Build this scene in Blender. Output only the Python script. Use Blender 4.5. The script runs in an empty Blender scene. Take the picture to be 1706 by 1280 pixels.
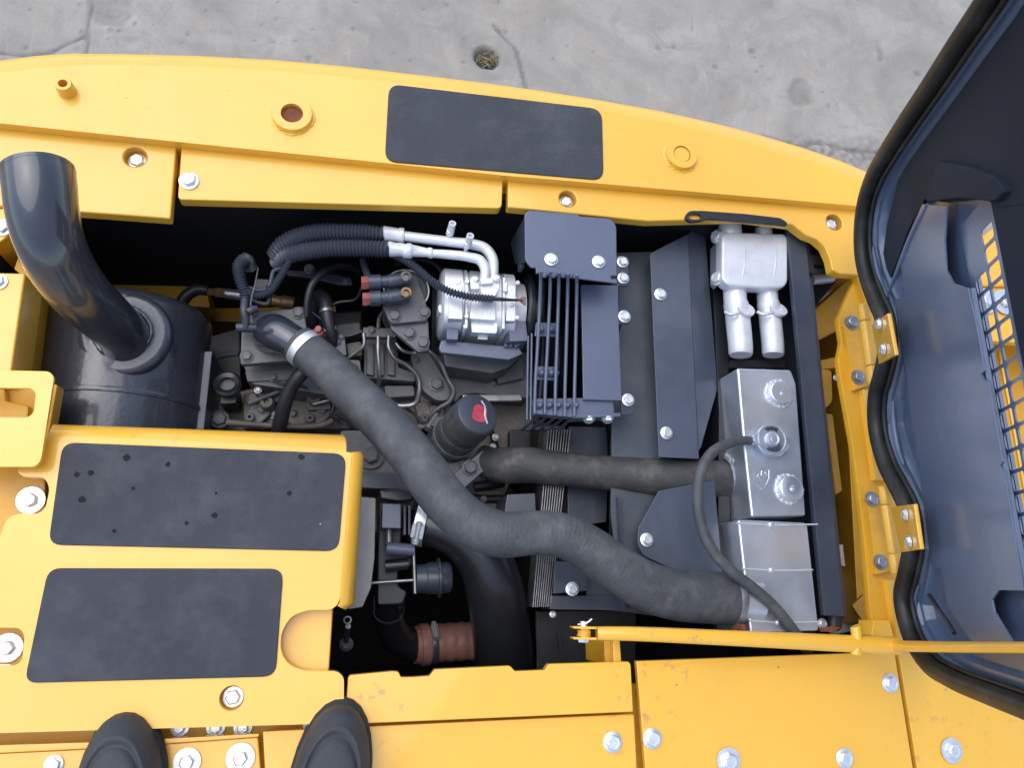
import bpy, bmesh, math, random
from mathutils import Vector, Matrix, Quaternion
random.seed(7)
rad = math.radians
S = bpy.context.scene
COL = S.collection

# ------------------------------------------------------------------ camera
FPX, W0, H0 = 1288.0, 1706.0, 1280.0          # focal length in photo pixels
CAMH = 1.15                                    # metres above the deck (z = 0)
_dn = Vector((-267.5, 365.4, 1288.0)).normalized()     # world -Z seen in the camera frame (x right, y down, z forward)
_yy = Vector((-30.0, -4562.0, 1288.0)).normalized()    # world +Y
_zz = -_dn
_yy = (_yy - _zz * _yy.dot(_zz)).normalized()
_xx = _yy.cross(_zz)
C2W = Matrix((_xx, _yy, _zz))                  # camera frame -> world
CAM = Vector((0, 0, CAMH))
FWD = C2W @ Vector((0, 0, 1))
RGT = C2W @ Vector((1, 0, 0))
UPV = C2W @ Vector((0, -1, 0))
cd = bpy.data.cameras.new('camera'); cam = bpy.data.objects.new('camera', cd); COL.objects.link(cam)
cam.matrix_world = Matrix.Translation(CAM) @ Matrix((RGT, UPV, -FWD)).transposed().to_4x4()
cd.sensor_width = 36; cd.lens = 36 * FPX / W0; cd.clip_start = 0.02; cd.clip_end = 200
S.camera = cam

# ------------------------------------------------------------------ sky, sun, exposure
SUN_EL, SUN_AZ = rad(64), rad(-55)             # light from the back left (azimuth measured from +Y towards +X)
w = bpy.data.worlds.new('World'); S.world = w; w.use_nodes = True
nt = w.node_tree; bg = nt.nodes['Background']
sky = nt.nodes.new('ShaderNodeTexSky'); sky.sky_type = 'NISHITA'; sky.sun_disc = False
sky.sun_elevation = SUN_EL; sky.sun_rotation = SUN_AZ
sky.air_density = 1.0; sky.dust_density = 1.2; sky.ozone_density = 1.0
hs = nt.nodes.new('ShaderNodeHueSaturation'); hs.inputs['Saturation'].default_value = 0.8
nt.links.new(sky.outputs[0], hs.inputs['Color']); nt.links.new(hs.outputs[0], bg.inputs[0])
bg.inputs[1].default_value = 0.15
sd = bpy.data.lights.new('sun', 'SUN'); sd.energy = 1.1; sd.angle = rad(70); sd.color = (1.0, 0.985, 0.96)
so = bpy.data.objects.new('sun', sd); COL.objects.link(so)
sdir = Vector((math.sin(SUN_AZ) * math.cos(SUN_EL), math.cos(SUN_AZ) * math.cos(SUN_EL), math.sin(SUN_EL)))
so.rotation_euler = sdir.to_track_quat('Z', 'Y').to_euler(); so.location = sdir * 10
vs = S.view_settings; vs.view_transform = 'Standard'; vs.look = 'None'; vs.exposure = 0.88; vs.gamma = 1.0
try: vs.use_curve_mapping = False
except Exception: pass
S.cycles.max_bounces = 6

# ------------------------------------------------------------------ photo pixel -> place
def ray(px, py):
    return C2W @ Vector((px - W0 / 2, py - H0 / 2, FPX))
def P(px, py, z):
    d = ray(px, py); return CAM + d * ((z - CAMH) / d.z)
def PP(pts, z):
    return [P(x, y, z) for x, y in pts]
def depth(p): return (p - CAM).dot(FWD)
def msz(wpx, p): return wpx * depth(p) / FPX      # pixels -> metres at a place
def onplane(px, py, o, n):
    d = ray(px, py); return CAM + d * ((o - CAM).dot(n) / d.dot(n))
def rnd(pts, r, n=4):
    """round the corners of a polygon; r in the polygon's unit, one number or one per corner"""
    out = []; m = len(pts)
    for i in range(m):
        a, b, c = Vector(pts[i - 1]), Vector(pts[i]), Vector(pts[(i + 1) % m])
        ri = r[i] if isinstance(r, (list, tuple)) else r
        if ri <= 0: out.append(tuple(b)); continue
        u, v = a - b, c - b
        k = min(ri, u.length * .48, v.length * .48)
        p, q = b + u.normalized() * k, b + v.normalized() * k
        for j in range(n + 1):
            t = j / n; out.append(tuple((1 - t) ** 2 * p + 2 * t * (1 - t) * b + t * t * q))
    return out

# ------------------------------------------------------------------ materials
def mat(name, col, rough=.5, metal=0., coat=0., coat_r=.1, spec=.5, var=.0, vscale=6., bump=0., bscale=200., dirt=None, dirt_amt=0., dscale=9., rvar=0., spots=0., scuff=0.):
    m = bpy.data.materials.new(name); m.use_nodes = True
    n = m.node_tree; L = n.links; b = n.nodes['Principled BSDF']
    b.inputs['Roughness'].default_value = rough; b.inputs['Metallic'].default_value = metal
    b.inputs['Coat Weight'].default_value = coat; b.inputs['Coat Roughness'].default_value = coat_r
    b.inputs['Specular IOR Level'].default_value = spec
    tc = n.nodes.new('ShaderNodeNewGeometry')
    def noise(s, det=5., ro=.55):
        t = n.nodes.new('ShaderNodeTexNoise'); t.inputs['Scale'].default_value = s
        t.inputs['Detail'].default_value = det; t.inputs['Roughness'].default_value = ro
        L.new(tc.outputs['Position'], t.inputs['Vector']); return t
    def ramp(src, lo, hi):
        r = n.nodes.new('ShaderNodeMapRange'); r.inputs[1].default_value = lo; r.inputs[2].default_value = hi
        L.new(src, r.inputs[0]); return r.outputs[0]
    c = None
    if var > 0:
        t = noise(vscale)
        mx = n.nodes.new('ShaderNodeMix'); mx.data_type = 'RGBA'
        mx.inputs[6].default_value = (*[x * (1 - var) for x in col], 1); mx.inputs[7].default_value = (*[min(1, x * (1 + var)) for x in col], 1)
        L.new(ramp(t.outputs[0], .3, .7), mx.inputs[0]); c = mx.outputs[2]
    if dirt is not None and dirt_amt > 0:
        t = noise(dscale, 9., .68)
        mx = n.nodes.new('ShaderNodeMix'); mx.data_type = 'RGBA'
        if c is not None: L.new(c, mx.inputs[6])
        else: mx.inputs[6].default_value = (*col, 1)
        mx.inputs[7].default_value = (*dirt, 1)
        mu = n.nodes.new('ShaderNodeMath'); mu.operation = 'MULTIPLY'; mu.inputs[1].default_value = dirt_amt
        L.new(ramp(t.outputs[0], .48, .72), mu.inputs[0]); L.new(mu.outputs[0], mx.inputs[0]); c = mx.outputs[2]
    if spots > 0:      # light specks of dust and grit
        t = n.nodes.new('ShaderNodeTexVoronoi'); t.inputs['Scale'].default_value = 42.; L.new(tc.outputs['Position'], t.inputs['Vector'])
        r = n.nodes.new('ShaderNodeMapRange'); r.inputs[1].default_value = .055; r.inputs[2].default_value = .03
        L.new(t.outputs['Distance'], r.inputs[0])
        g = n.nodes.new('ShaderNodeMath'); g.operation = 'GREATER_THAN'; g.inputs[1].default_value = 1 - spots
        sp = n.nodes.new('ShaderNodeSeparateColor'); L.new(t.outputs['Color'], sp.inputs[0]); L.new(sp.outputs[0], g.inputs[0])
        mu = n.nodes.new('ShaderNodeMath'); mu.operation = 'MULTIPLY'; L.new(r.outputs[0], mu.inputs[0]); L.new(g.outputs[0], mu.inputs[1])
        mx = n.nodes.new('ShaderNodeMix'); mx.data_type = 'RGBA'
        if c is not None: L.new(c, mx.inputs[6])
        else: mx.inputs[6].default_value = (*col, 1)
        mx.inputs[7].default_value = (.45, .46, .45, 1); L.new(mu.outputs[0], mx.inputs[0]); c = mx.outputs[2]
    if scuff > 0:      # small rubbed-in marks gathered in patches
        t1, t2 = noise(46., 4., .7), noise(3.1, 1., .5)
        mu = n.nodes.new('ShaderNodeMath'); mu.operation = 'MULTIPLY'
        L.new(ramp(t1.outputs[0], .58, .70), mu.inputs[0]); L.new(ramp(t2.outputs[0], .53, .70), mu.inputs[1])
        m2 = n.nodes.new('ShaderNodeMath'); m2.operation = 'MULTIPLY'; m2.inputs[1].default_value = scuff; L.new(mu.outputs[0], m2.inputs[0])
        mx = n.nodes.new('ShaderNodeMix'); mx.data_type = 'RGBA'; L.new(c, mx.inputs[6]); mx.inputs[7].default_value = (.30, .21, .10, 1); L.new(m2.outputs[0], mx.inputs[0]); c = mx.outputs[2]
        v = n.nodes.new('ShaderNodeTexVoronoi'); v.inputs['Scale'].default_value = 17.; L.new(tc.outputs['Position'], v.inputs['Vector'])
        r = n.nodes.new('ShaderNodeMapRange'); r.inputs[1].default_value = .035; r.inputs[2].default_value = .015; L.new(v.outputs['Distance'], r.inputs[0])
        mx = n.nodes.new('ShaderNodeMix'); mx.data_type = 'RGBA'; L.new(c, mx.inputs[6]); mx.inputs[7].default_value = (.22, .15, .07, 1); L.new(r.outputs[0], mx.inputs[0]); c = mx.outputs[2]
    if c is not None: L.new(c, b.inputs['Base Color'])
    else: b.inputs['Base Color'].default_value = (*col, 1)
    if rvar > 0:
        t = noise(14., 6.); r = n.nodes.new('ShaderNodeMapRange'); r.inputs[1].default_value = .3; r.inputs[2].default_value = .7
        r.inputs[3].default_value = max(.03, rough - rvar); r.inputs[4].default_value = min(1, rough + rvar)
        L.new(t.outputs[0], r.inputs[0]); L.new(r.outputs[0], b.inputs['Roughness'])
    if bump > 0:
        t = noise(bscale, 3.); bn = n.nodes.new('ShaderNodeBump'); bn.inputs['Strength'].default_value = bump
        bn.inputs['Distance'].default_value = .002; L.new(t.outputs[0], bn.inputs['Height']); L.new(bn.outputs[0], b.inputs['Normal'])
    return m
M = dict(
    yellow=mat('yellow_paint', (.86, .455, .042), .42, coat=.75, coat_r=.06, var=.05, vscale=2.2, bump=.05, bscale=40, dirt=(.55, .36, .1), dirt_amt=.18, dscale=5., rvar=.08, scuff=.55),
    yellow_matt=mat('yellow_frame_paint', (.72, .36, .02), .5, coat=.2, coat_r=.25, var=.06, vscale=5, bump=.12, bscale=70, dirt=(.3, .16, .03), dirt_amt=.45, dscale=11.),
    pad=mat('grit_pad', (.029, .031, .041), .6, var=.18, vscale=7, bump=.5, bscale=900, dirt=(.11, .115, .115), dirt_amt=.4, dscale=13., spots=.05, rvar=.1),
    guard=mat('blue_grey_paint', (.088, .105, .16), .38, coat=.3, coat_r=.2, var=.08, vscale=8, bump=.15, bscale=80, rvar=.08),
    dark=mat('dark_grey_paint', (.042, .05, .07), .36, coat=.25, coat_r=.2, var=.15, vscale=9, bump=.15, bscale=70, dirt=(.09, .095, .1), dirt_amt=.35, dscale=15., rvar=.1, spots=.05),
    dull=mat('dull_dark_sheet', (.06, .071, .09), .48, var=.25, vscale=12, bump=.3, bscale=300, dirt=(.09, .1, .11), dirt_amt=.5, dscale=18., spots=.05),
    black=mat('black_paint', (.010, .011, .014), .4, var=.2, vscale=9),
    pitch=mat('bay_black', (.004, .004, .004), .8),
    muffler=mat('muffler_paint', (.04, .043, .056), .34, coat=.8, coat_r=.12, var=.2, vscale=7, bump=.5, bscale=120, dirt=(.06, .06, .06), dirt_amt=.3),
    pipe=mat('exhaust_paint', (.028, .031, .041), .3, coat=.9, coat_r=.06, var=.15, vscale=6, bump=.10, bscale=25, dirt=(.09, .075, .065), dirt_amt=.25),
    rubber=mat('grey_rubber_hose', (.058, .062, .068), .66, var=.22, vscale=22, bump=.35, bscale=190, dirt=(.15, .145, .135), dirt_amt=.6, dscale=24., spots=.25, rvar=.12),
    hose2=mat('dusty_rubber_hose', (.05, .05, .05), .62, var=.2, vscale=20, bump=.4, bscale=150, dirt=(.2, .185, .15), dirt_amt=.55, dscale=22., spots=.12),
    hose=mat('black_hose', (.02, .021, .025), .45, var=.15, vscale=20),
    oil=mat('oil_spot', (.011, .011, .013), .8, spec=.3),
    duct=mat('smooth_black_plastic', (.016, .017, .021), .3, coat=.3, coat_r=.25, var=.1, vscale=8),
    conduit=mat('grey_corrugated_plastic', (.05, .055, .075), .42, var=.1, vscale=10),
    engine=mat('engine_grey', (.105, .107, .115), .48, var=.2, vscale=14, bump=.35, bscale=160, dirt=(.2, .17, .135), dirt_amt=.65, dscale=24., rvar=.1),
    dirty=mat('oily_engine_block', (.125, .112, .095), .55, var=.3, vscale=18, bump=.45, bscale=150, dirt=(.24, .18, .13), dirt_amt=.8, dscale=26., rvar=.15),
    alu=mat('brushed_aluminium', (.68, .72, .79), .38, metal=.85, var=.06, vscale=14, bump=.15, bscale=260, rvar=.08),
    cast=mat('cast_aluminium', (.74, .75, .77), .46, metal=.55, var=.06, vscale=30, bump=.3, bscale=320, dirt=(.42, .4, .38), dirt_amt=.35, dscale=40),
    weld=mat('aluminium_weld', (.75, .75, .76), .4, metal=.7, bump=.9, bscale=420),
    paintw=mat('silver_paint', (.72, .73, .76), .4, metal=.25, var=.05, vscale=20, dirt=(.45, .42, .4), dirt_amt=.3, dscale=50, bump=.2, bscale=150),
    zinc=mat('zinc_plated_steel', (.78, .8, .82), .34, metal=.7, var=.1, vscale=90, bump=.2, bscale=500),
    steel=mat('worn_steel', (.32, .32, .32), .38, metal=.8, var=.25, vscale=60),
    rust=mat('rust', (.2, .06, .025), .8, var=.4, vscale=60, bump=.8, bscale=400),
    brass=mat('brass', (.22, .15, .08), .5, metal=.6, var=.2, vscale=80),
    red=mat('red_clip_plastic', (.27, .06, .045), .5, var=.2, vscale=80, dirt=(.2, .1, .08), dirt_amt=.5, dscale=70),
    redmark=mat('red_paint_mark', (.45, .05, .075), .6, var=.2, vscale=120),
    orange=mat('brown_silicone_hose', (.33, .15, .125), .5, var=.2, vscale=25, bump=.3, bscale=120, dirt=(.3, .17, .13), dirt_amt=.5, dscale=22.),
    shoe=mat('black_shoe_leather', (.034, .036, .043), .66, var=.15, vscale=30, bump=.4, bscale=420, dirt=(.06, .06, .06), dirt_amt=.4, dscale=20, rvar=.08),
    sole=mat('black_shoe_sole', (.02, .02, .02), .7),
    seal=mat('black_rubber_seal', (.014, .014, .013), .5, var=.3, vscale=20, dirt=(.07, .07, .065), dirt_amt=.4, dscale=20),
    hood=mat('hood_inner_paint', (.092, .128, .215), .32, coat=.4, coat_r=.16, var=.1, vscale=5, bump=.2, bscale=50, dirt=(.07, .075, .08), dirt_amt=.2, spots=.02),
    cord=mat('white_lettering', (.6, .6, .58), .6),
    shroud=mat('shroud_paint', (.068, .082, .115), .36, coat=.3, coat_r=.2, var=.12, vscale=9, bump=.15, bscale=70, dirt=(.13, .14, .16), dirt_amt=.35, dscale=15., rvar=.1, spots=.04),
    hood_shade=mat('hood_shade_paint', (.016, .024, .042), .75, spec=.25, var=.2, vscale=6),  # near-black blue standing in for shade inside the hood
    dust=mat('boot_dust', (.075, .08, .075), .8, var=.3, vscale=90),
    foam=mat('dusty_tape', (.4, .38, .33), .8, var=.3, vscale=60, bump=.8, bscale=300),
)

# ------------------------------------------------------------------ mesh helpers
ORG = {}
class MB:
    def __init__(s): s.v = []; s.f = []
    def add(s, v, f):
        k = len(s.v); s.v += [Vector(x) for x in v]; s.f += [tuple(i + k for i in q) for q in f]; return s
    def prism(s, top, ext):
        """polygon (list of 3-D points) swept by the vector ext"""
        n = len(top); e = Vector(ext)
        s.add(list(top) + [Vector(p) + e for p in top],
              [tuple(range(n)), tuple(range(2 * n - 1, n - 1, -1))] + [(i, n + i, n + (i + 1) % n, (i + 1) % n) for i in range(n)]); return s
    def tube(s, c, r, seg=14, cap=True):
        n = len(c); T = []
        for i in range(n):
            T.append((c[min(n - 1, i + 1)] - c[max(0, i - 1)]).normalized())
        a = T[0].orthogonal().normalized(); V = []
        for i in range(n):
            a = (a - T[i] * a.dot(T[i])).normalized(); b = T[i].cross(a)
            for k in range(seg):
                t = 2 * math.pi * k / seg; V.append(c[i] + (a * math.cos(t) + b * math.sin(t)) * r[i])
        F = [(i * seg + k, i * seg + (k + 1) % seg, (i + 1) * seg + (k + 1) % seg, (i + 1) * seg + k) for i in range(n - 1) for k in range(seg)]
        if cap: F += [tuple(range(seg - 1, -1, -1)), tuple(range((n - 1) * seg, n * seg))]
        return s.add(V, F)
    def lathe(s, prof, o, ax, seg=24, closed=False):
        """profile [(t along ax, radius)] turned about the axis"""
        ax = Vector(ax).normalized(); a = ax.orthogonal().normalized(); b = ax.cross(a); o = Vector(o); V = []
        for t, r in prof:
            for k in range(seg):
                q = 2 * math.pi * k / seg; V.append(o + ax * t + (a * math.cos(q) + b * math.sin(q)) * r)
        n = len(prof); m = n if closed else n - 1
        F = [(i * seg + k, i * seg + (k + 1) % seg, ((i + 1) % n) * seg + (k + 1) % seg, ((i + 1) % n) * seg + k) for i in range(m) for k in range(seg)]
        if not closed: F += [tuple(range(seg - 1, -1, -1)), tuple(range((n - 1) * seg, n * seg))]
        return s.add(V, F)
    def box(s, c, x, y, z):
        """box at centre c with half-axis vectors"""
        c, x, y, z = Vector(c), Vector(x), Vector(y), Vector(z)
        return s.prism([c - x - y + z, c + x - y + z, c + x + y + z, c - x + y + z], -2 * z)
    def build(s, name, m, parent=None, bevel=0., seg=2, smooth=True, ang=38, holes=None):
        me = bpy.data.meshes.new(name); bm = bmesh.new()
        vs_ = [bm.verts.new(v) for v in s.v]
        for f in s.f:
            try: bm.faces.new([vs_[i] for i in f])
            except ValueError: pass
        return finish(bm, me, name, m, parent, bevel, seg, smooth, ang)
def finish(bm, me, name, m, parent, bevel=0., seg=2, smooth=True, ang=38):
    bmesh.ops.recalc_face_normals(bm, faces=bm.faces)
    if bevel > 0:
        ed = [e for e in bm.edges if len(e.link_faces) == 2 and e.calc_face_angle(0) > rad(38)]
        if ed: bmesh.ops.bevel(bm, geom=ed, offset=bevel, segments=seg, profile=.5, affect='EDGES', clamp_overlap=True)
    if parent is None:
        lo = Vector((min(v.co.x for v in bm.verts), min(v.co.y for v in bm.verts), min(v.co.z for v in bm.verts)))
        hi = Vector((max(v.co.x for v in bm.verts), max(v.co.y for v in bm.verts), 0))
        org = Vector(((lo.x + hi.x) / 2, (lo.y + hi.y) / 2, lo.z))
    else: org = ORG[parent]
    bmesh.ops.translate(bm, verts=bm.verts, vec=-org)
    bm.to_mesh(me); bm.free()
    if smooth:
        for p in me.polygons: p.use_smooth = True
        me.set_sharp_from_angle(angle=rad(ang))
    me.materials.append(M[m] if isinstance(m, str) else m)
    o = bpy.data.objects.new(name, me); COL.objects.link(o)
    if parent is None: o.location = org
    else: o.parent = parent
    if bevel > 0:
        wn = o.modifiers.new('weighted_normals', 'WEIGHTED_NORMAL'); wn.keep_sharp = True; wn.weight = 100; wn.mode = 'FACE_AREA'
    ORG[o] = org
    return o
def thing(name, label, cat, loc, group=None):
    o = bpy.data.objects.new(name, None); COL.objects.link(o); o.location = loc; o.empty_display_size = .05
    ORG[o] = Vector(loc); tag(o, label, cat, group); return o
def tag(o, label, cat, group=None, kind=None):
    o['label'] = label; o['category'] = cat
    if group: o['group'] = group
    if kind: o['kind'] = kind
    return o

def plate(name, pts, th, m, parent=None, ext=None, bevel=.003, holes=(), seg=2):
    """flat plate: 3-D outline pts swept down by th (or by ext), with hole outlines"""
    e = Vector((0, 0, -th)) if ext is None else Vector(ext)
    if not holes: return MB().prism(pts, e).build(name, m, parent, bevel, seg)
    bm = bmesh.new(); loops = []
    for lp in [pts] + list(holes):
        vs_ = [bm.verts.new(p) for p in lp]
        loops.append(vs_)
        for i in range(len(vs_)): bm.edges.new((vs_[i - 1], vs_[i]))
    bmesh.ops.triangle_fill(bm, use_beauty=True, use_dissolve=False, edges=bm.edges[:])
    top = bm.faces[:]
    lower = {}
    for v in bm.verts[:]: lower[v] = bm.verts.new(v.co + e)
    for f in top: bm.faces.new([lower[v] for v in reversed(f.verts)])
    for vs_ in loops:
        for i in range(len(vs_)): bm.faces.new((vs_[i - 1], vs_[i], lower[vs_[i]], lower[vs_[i - 1]]))
    return finish(bm, bpy.data.meshes.new(name), name, m, parent, bevel, seg)
def ell(px, py, rx, ry=None, n=20):
    ry = rx if ry is None else ry
    return [(px + rx * math.cos(2 * math.pi * k / n), py + ry * math.sin(2 * math.pi * k / n)) for k in range(n)]
def circ3(c, r, n=22):
    return [c + Vector((r * math.cos(2 * math.pi * k / n), r * math.sin(2 * math.pi * k / n), 0)) for k in range(n)]

def spline(c, r, k):
    """smooth curve through points (chord-length Hermite), radii linear, k steps per span"""
    n = len(c); h = [max(1e-6, (c[i + 1] - c[i]).length) for i in range(n - 1)]; T = []
    for i in range(n):
        if i == 0: T.append((c[1] - c[0]) / h[0])
        elif i == n - 1: T.append((c[-1] - c[-2]) / h[-1])
        else: T.append(((c[i + 1] - c[i]) / h[i] * h[i - 1] + (c[i] - c[i - 1]) / h[i - 1] * h[i]) / (h[i] + h[i - 1]))
    C, R = [], []
    for i in range(n - 1):
        for j in range(k):
            t = j / k; t2, t3 = t * t, t * t * t
            C.append(c[i] * (2 * t3 - 3 * t2 + 1) + T[i] * h[i] * (t3 - 2 * t2 + t) + c[i + 1] * (3 * t2 - 2 * t3) + T[i + 1] * h[i] * (t3 - t2))
            R.append(r[i] + (r[i + 1] - r[i]) * t)
    C.append(c[-1]); R.append(r[-1]); return C, R
def path(pts):
    c = [P(x, y, z) for x, y, z, _ in pts]; r = [msz(q[3], p) / 2 for q, p in zip(pts, c)]; return c, r
def hose(name, pts, m, parent=None, k=7, seg=16, corr=None, cap=True, lump=0.):
    """bent tube through (px, py, z, width in px); corr=(pitch m, depth m) gives ribs"""
    c, r = path(pts); c, r = spline(c, r, k)
    if corr or lump:
        L = [0]
        for i in range(1, len(c)): L.append(L[-1] + (c[i] - c[i - 1]).length)
        step = corr[0] / 4 if corr else .006
        n = max(8, int(L[-1] / step)); C, R = [], []; i = 0
        for j in range(n + 1):
            s = L[-1] * j / n
            while i < len(L) - 2 and L[i + 1] < s: i += 1
            t = (s - L[i]) / max(1e-9, L[i + 1] - L[i])
            C.append(c[i].lerp(c[i + 1], t)); q = r[i] + (r[i + 1] - r[i]) * t
            if corr: q += (0, corr[1] * .5, 0, -corr[1] * .5)[j % 4] * 1.4
            if lump: q *= 1 + lump * (math.sin(s * 61 + 1) * .5 + math.sin(s * 143) * .3 + random.uniform(-.3, .3))
            R.append(q)
        c, r = C, R
    return MB().tube(c, r, seg, cap).build(name, m, parent, ang=50)
def along(pts, i, k=8):
    """place, direction and radius at knot i of a hose"""
    c, r = path(pts); d = (c[min(len(c) - 1, i + 1)] - c[max(0, i - 1)]).normalized(); return c[i], d, r[i]

_cache = {}
def hexmesh(m, flange):
    key = ('hex', m, flange)
    if key not in _cache:
        mb = MB(); rot = math.pi / 6
        ring = lambda r, z, n, o=0.: [Vector((r * math.cos(2 * math.pi * k / n + o), r * math.sin(2 * math.pi * k / n + o), z)) for k in range(n)]
        a, b, c_ = ring(1, 0, 6), ring(1, .62, 6), ring(.84, .74, 12, math.pi / 12)
        mb.add(a + b, [(i, (i + 1) % 6, 6 + (i + 1) % 6, 6 + i) for i in range(6)])
        mb.add(ring(.97, .62, 6) + ring(.8, .74, 6), [(i, (i + 1) % 6, 6 + (i + 1) % 6, 6 + i) for i in range(6)])
        mb.add(ring(.8, .74, 6) + ring(.62, .735, 6) + ring(.58, .70, 6), [(i, (i + 1) % 6, 6 + (i + 1) % 6, 6 + i) for i in range(6)] + [(6 + i, 6 + (i + 1) % 6, 12 + (i + 1) % 6, 12 + i) for i in range(6)] + [tuple(range(12, 18))])
        if flange: mb.lathe([(-.02, 1.28), (.10, 1.28), (.2, .95)], (0, 0, 0), (0, 0, 1), 18)
        o = mb.build('bolt_proto', m, None); me = o.data
        # back to its own origin
        for v in me.vertices: v.co += ORG[o]
        ORG.pop(o); bpy.data.objects.remove(o); me.name = 'bolt'; _cache[key] = me
    return _cache[key]
def washmesh(m):
    key = ('wash', m)
    if key not in _cache:
        o = MB().lathe([(0, .45), (0, 1), (.1, 1), (.13, .95), (.13, .45)], (0, 0, 0), (0, 0, 1), 24, True).build('washer_proto', m, None); me = o.data
        for v in me.vertices: v.co += ORG[o]
        ORG.pop(o); bpy.data.objects.remove(o); me.name = 'washer'; _cache[key] = me
    return _cache[key]
def place(me, name, loc, ax, s, parent, spin=0.):
    o = bpy.data.objects.new(name, me); COL.objects.link(o); o.parent = parent
    q = Vector((0, 0, 1)).rotation_difference(Vector(ax).normalized()) @ Quaternion((0, 0, 1), spin)
    o.rotation_mode = 'QUATERNION'; o.rotation_quaternion = q; o.scale = (s, s, s); o.location = Vector(loc) - ORG[parent]
    return o
def bolt(px, py, z, wpx, parent, ax=(0, 0, 1), washer=0, m='zinc', flange=True, loc=None, name='bolt'):
    """hex head of width wpx whose foot stands at height z; washer = its width in px"""
    p = P(px, py, z) if loc is None else Vector(loc); ax = Vector(ax).normalized()
    s = msz(wpx, p) / 2
    o = place(hexmesh(m, flange and not washer), name, p + ax * .0012, ax, s, parent, random.uniform(0, 1))
    if washer:
        ws = msz(washer, p) / 2
        w_ = bpy.data.objects.new('washer', washmesh(m)); COL.objects.link(w_); w_.parent = o
        w_.scale = (ws / s, ws / s, .22 if ws / s > 1.4 else .5); w_.location = (0, 0, -.02)
        o.location += ax * .0015
    return o
def weld_ring(c, r, t, parent, m='weld', name='weld_bead'):
    V, F = [], []; n, k = 64, 8; j1, j2 = [random.uniform(0, 6) for _ in range(2)]
    for i in range(n):
        q = 2 * math.pi * i / n; tt = t * (1 + .22 * math.sin(q * 17 + j1) + .2 * math.sin(q * 5 + j2) + random.uniform(-.12, .12)); rr = r * (1 + .03 * math.sin(q * 3 + j1) + random.uniform(-.012, .012))
        for a in range(k):
            w_ = 2 * math.pi * a / k; V.append(c + Vector(((rr + tt * math.cos(w_)) * math.cos(q), (rr + tt * math.cos(w_)) * math.sin(q), tt * .7 * math.sin(w_))))
        F += [(i * k + a, i * k + (a + 1) % k, ((i + 1) % n) * k + (a + 1) % k, ((i + 1) % n) * k + a) for a in range(k)]
    return MB().add(V, F).build(name, m, parent, ang=60)
def clamp(center, d, r, width, parent, m='zinc', screw=None, sm='steel', name='hose_clamp', ratio=1.07):
    d = Vector(d).normalized()
    o = MB().lathe([(-width / 2, r * 1.0), (-width / 2, r * ratio), (-width / 4, r * (ratio + .015)), (width / 4, r * (ratio + .015)), (width / 2, r * ratio), (width / 2, r)], center, d, 28, True).build(name, m, parent, ang=50)
    if screw is not None:
        u = Vector(screw); u = (u - d * u.dot(d)).normalized(); t = d.cross(u); c = center + u * r * 1.16
        mb = MB().box(c, d * width * .55, t * r * .28, u * r * .1)
        mb.lathe([(-r * .42, r * .13), (r * .34, r * .13), (r * .36, r * .17), (r * .52, r * .17), (r * .54, r * .1)], c + u * r * .06, t, 10)
        mb.build('clamp_screw', sm, o)
    return o

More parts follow.
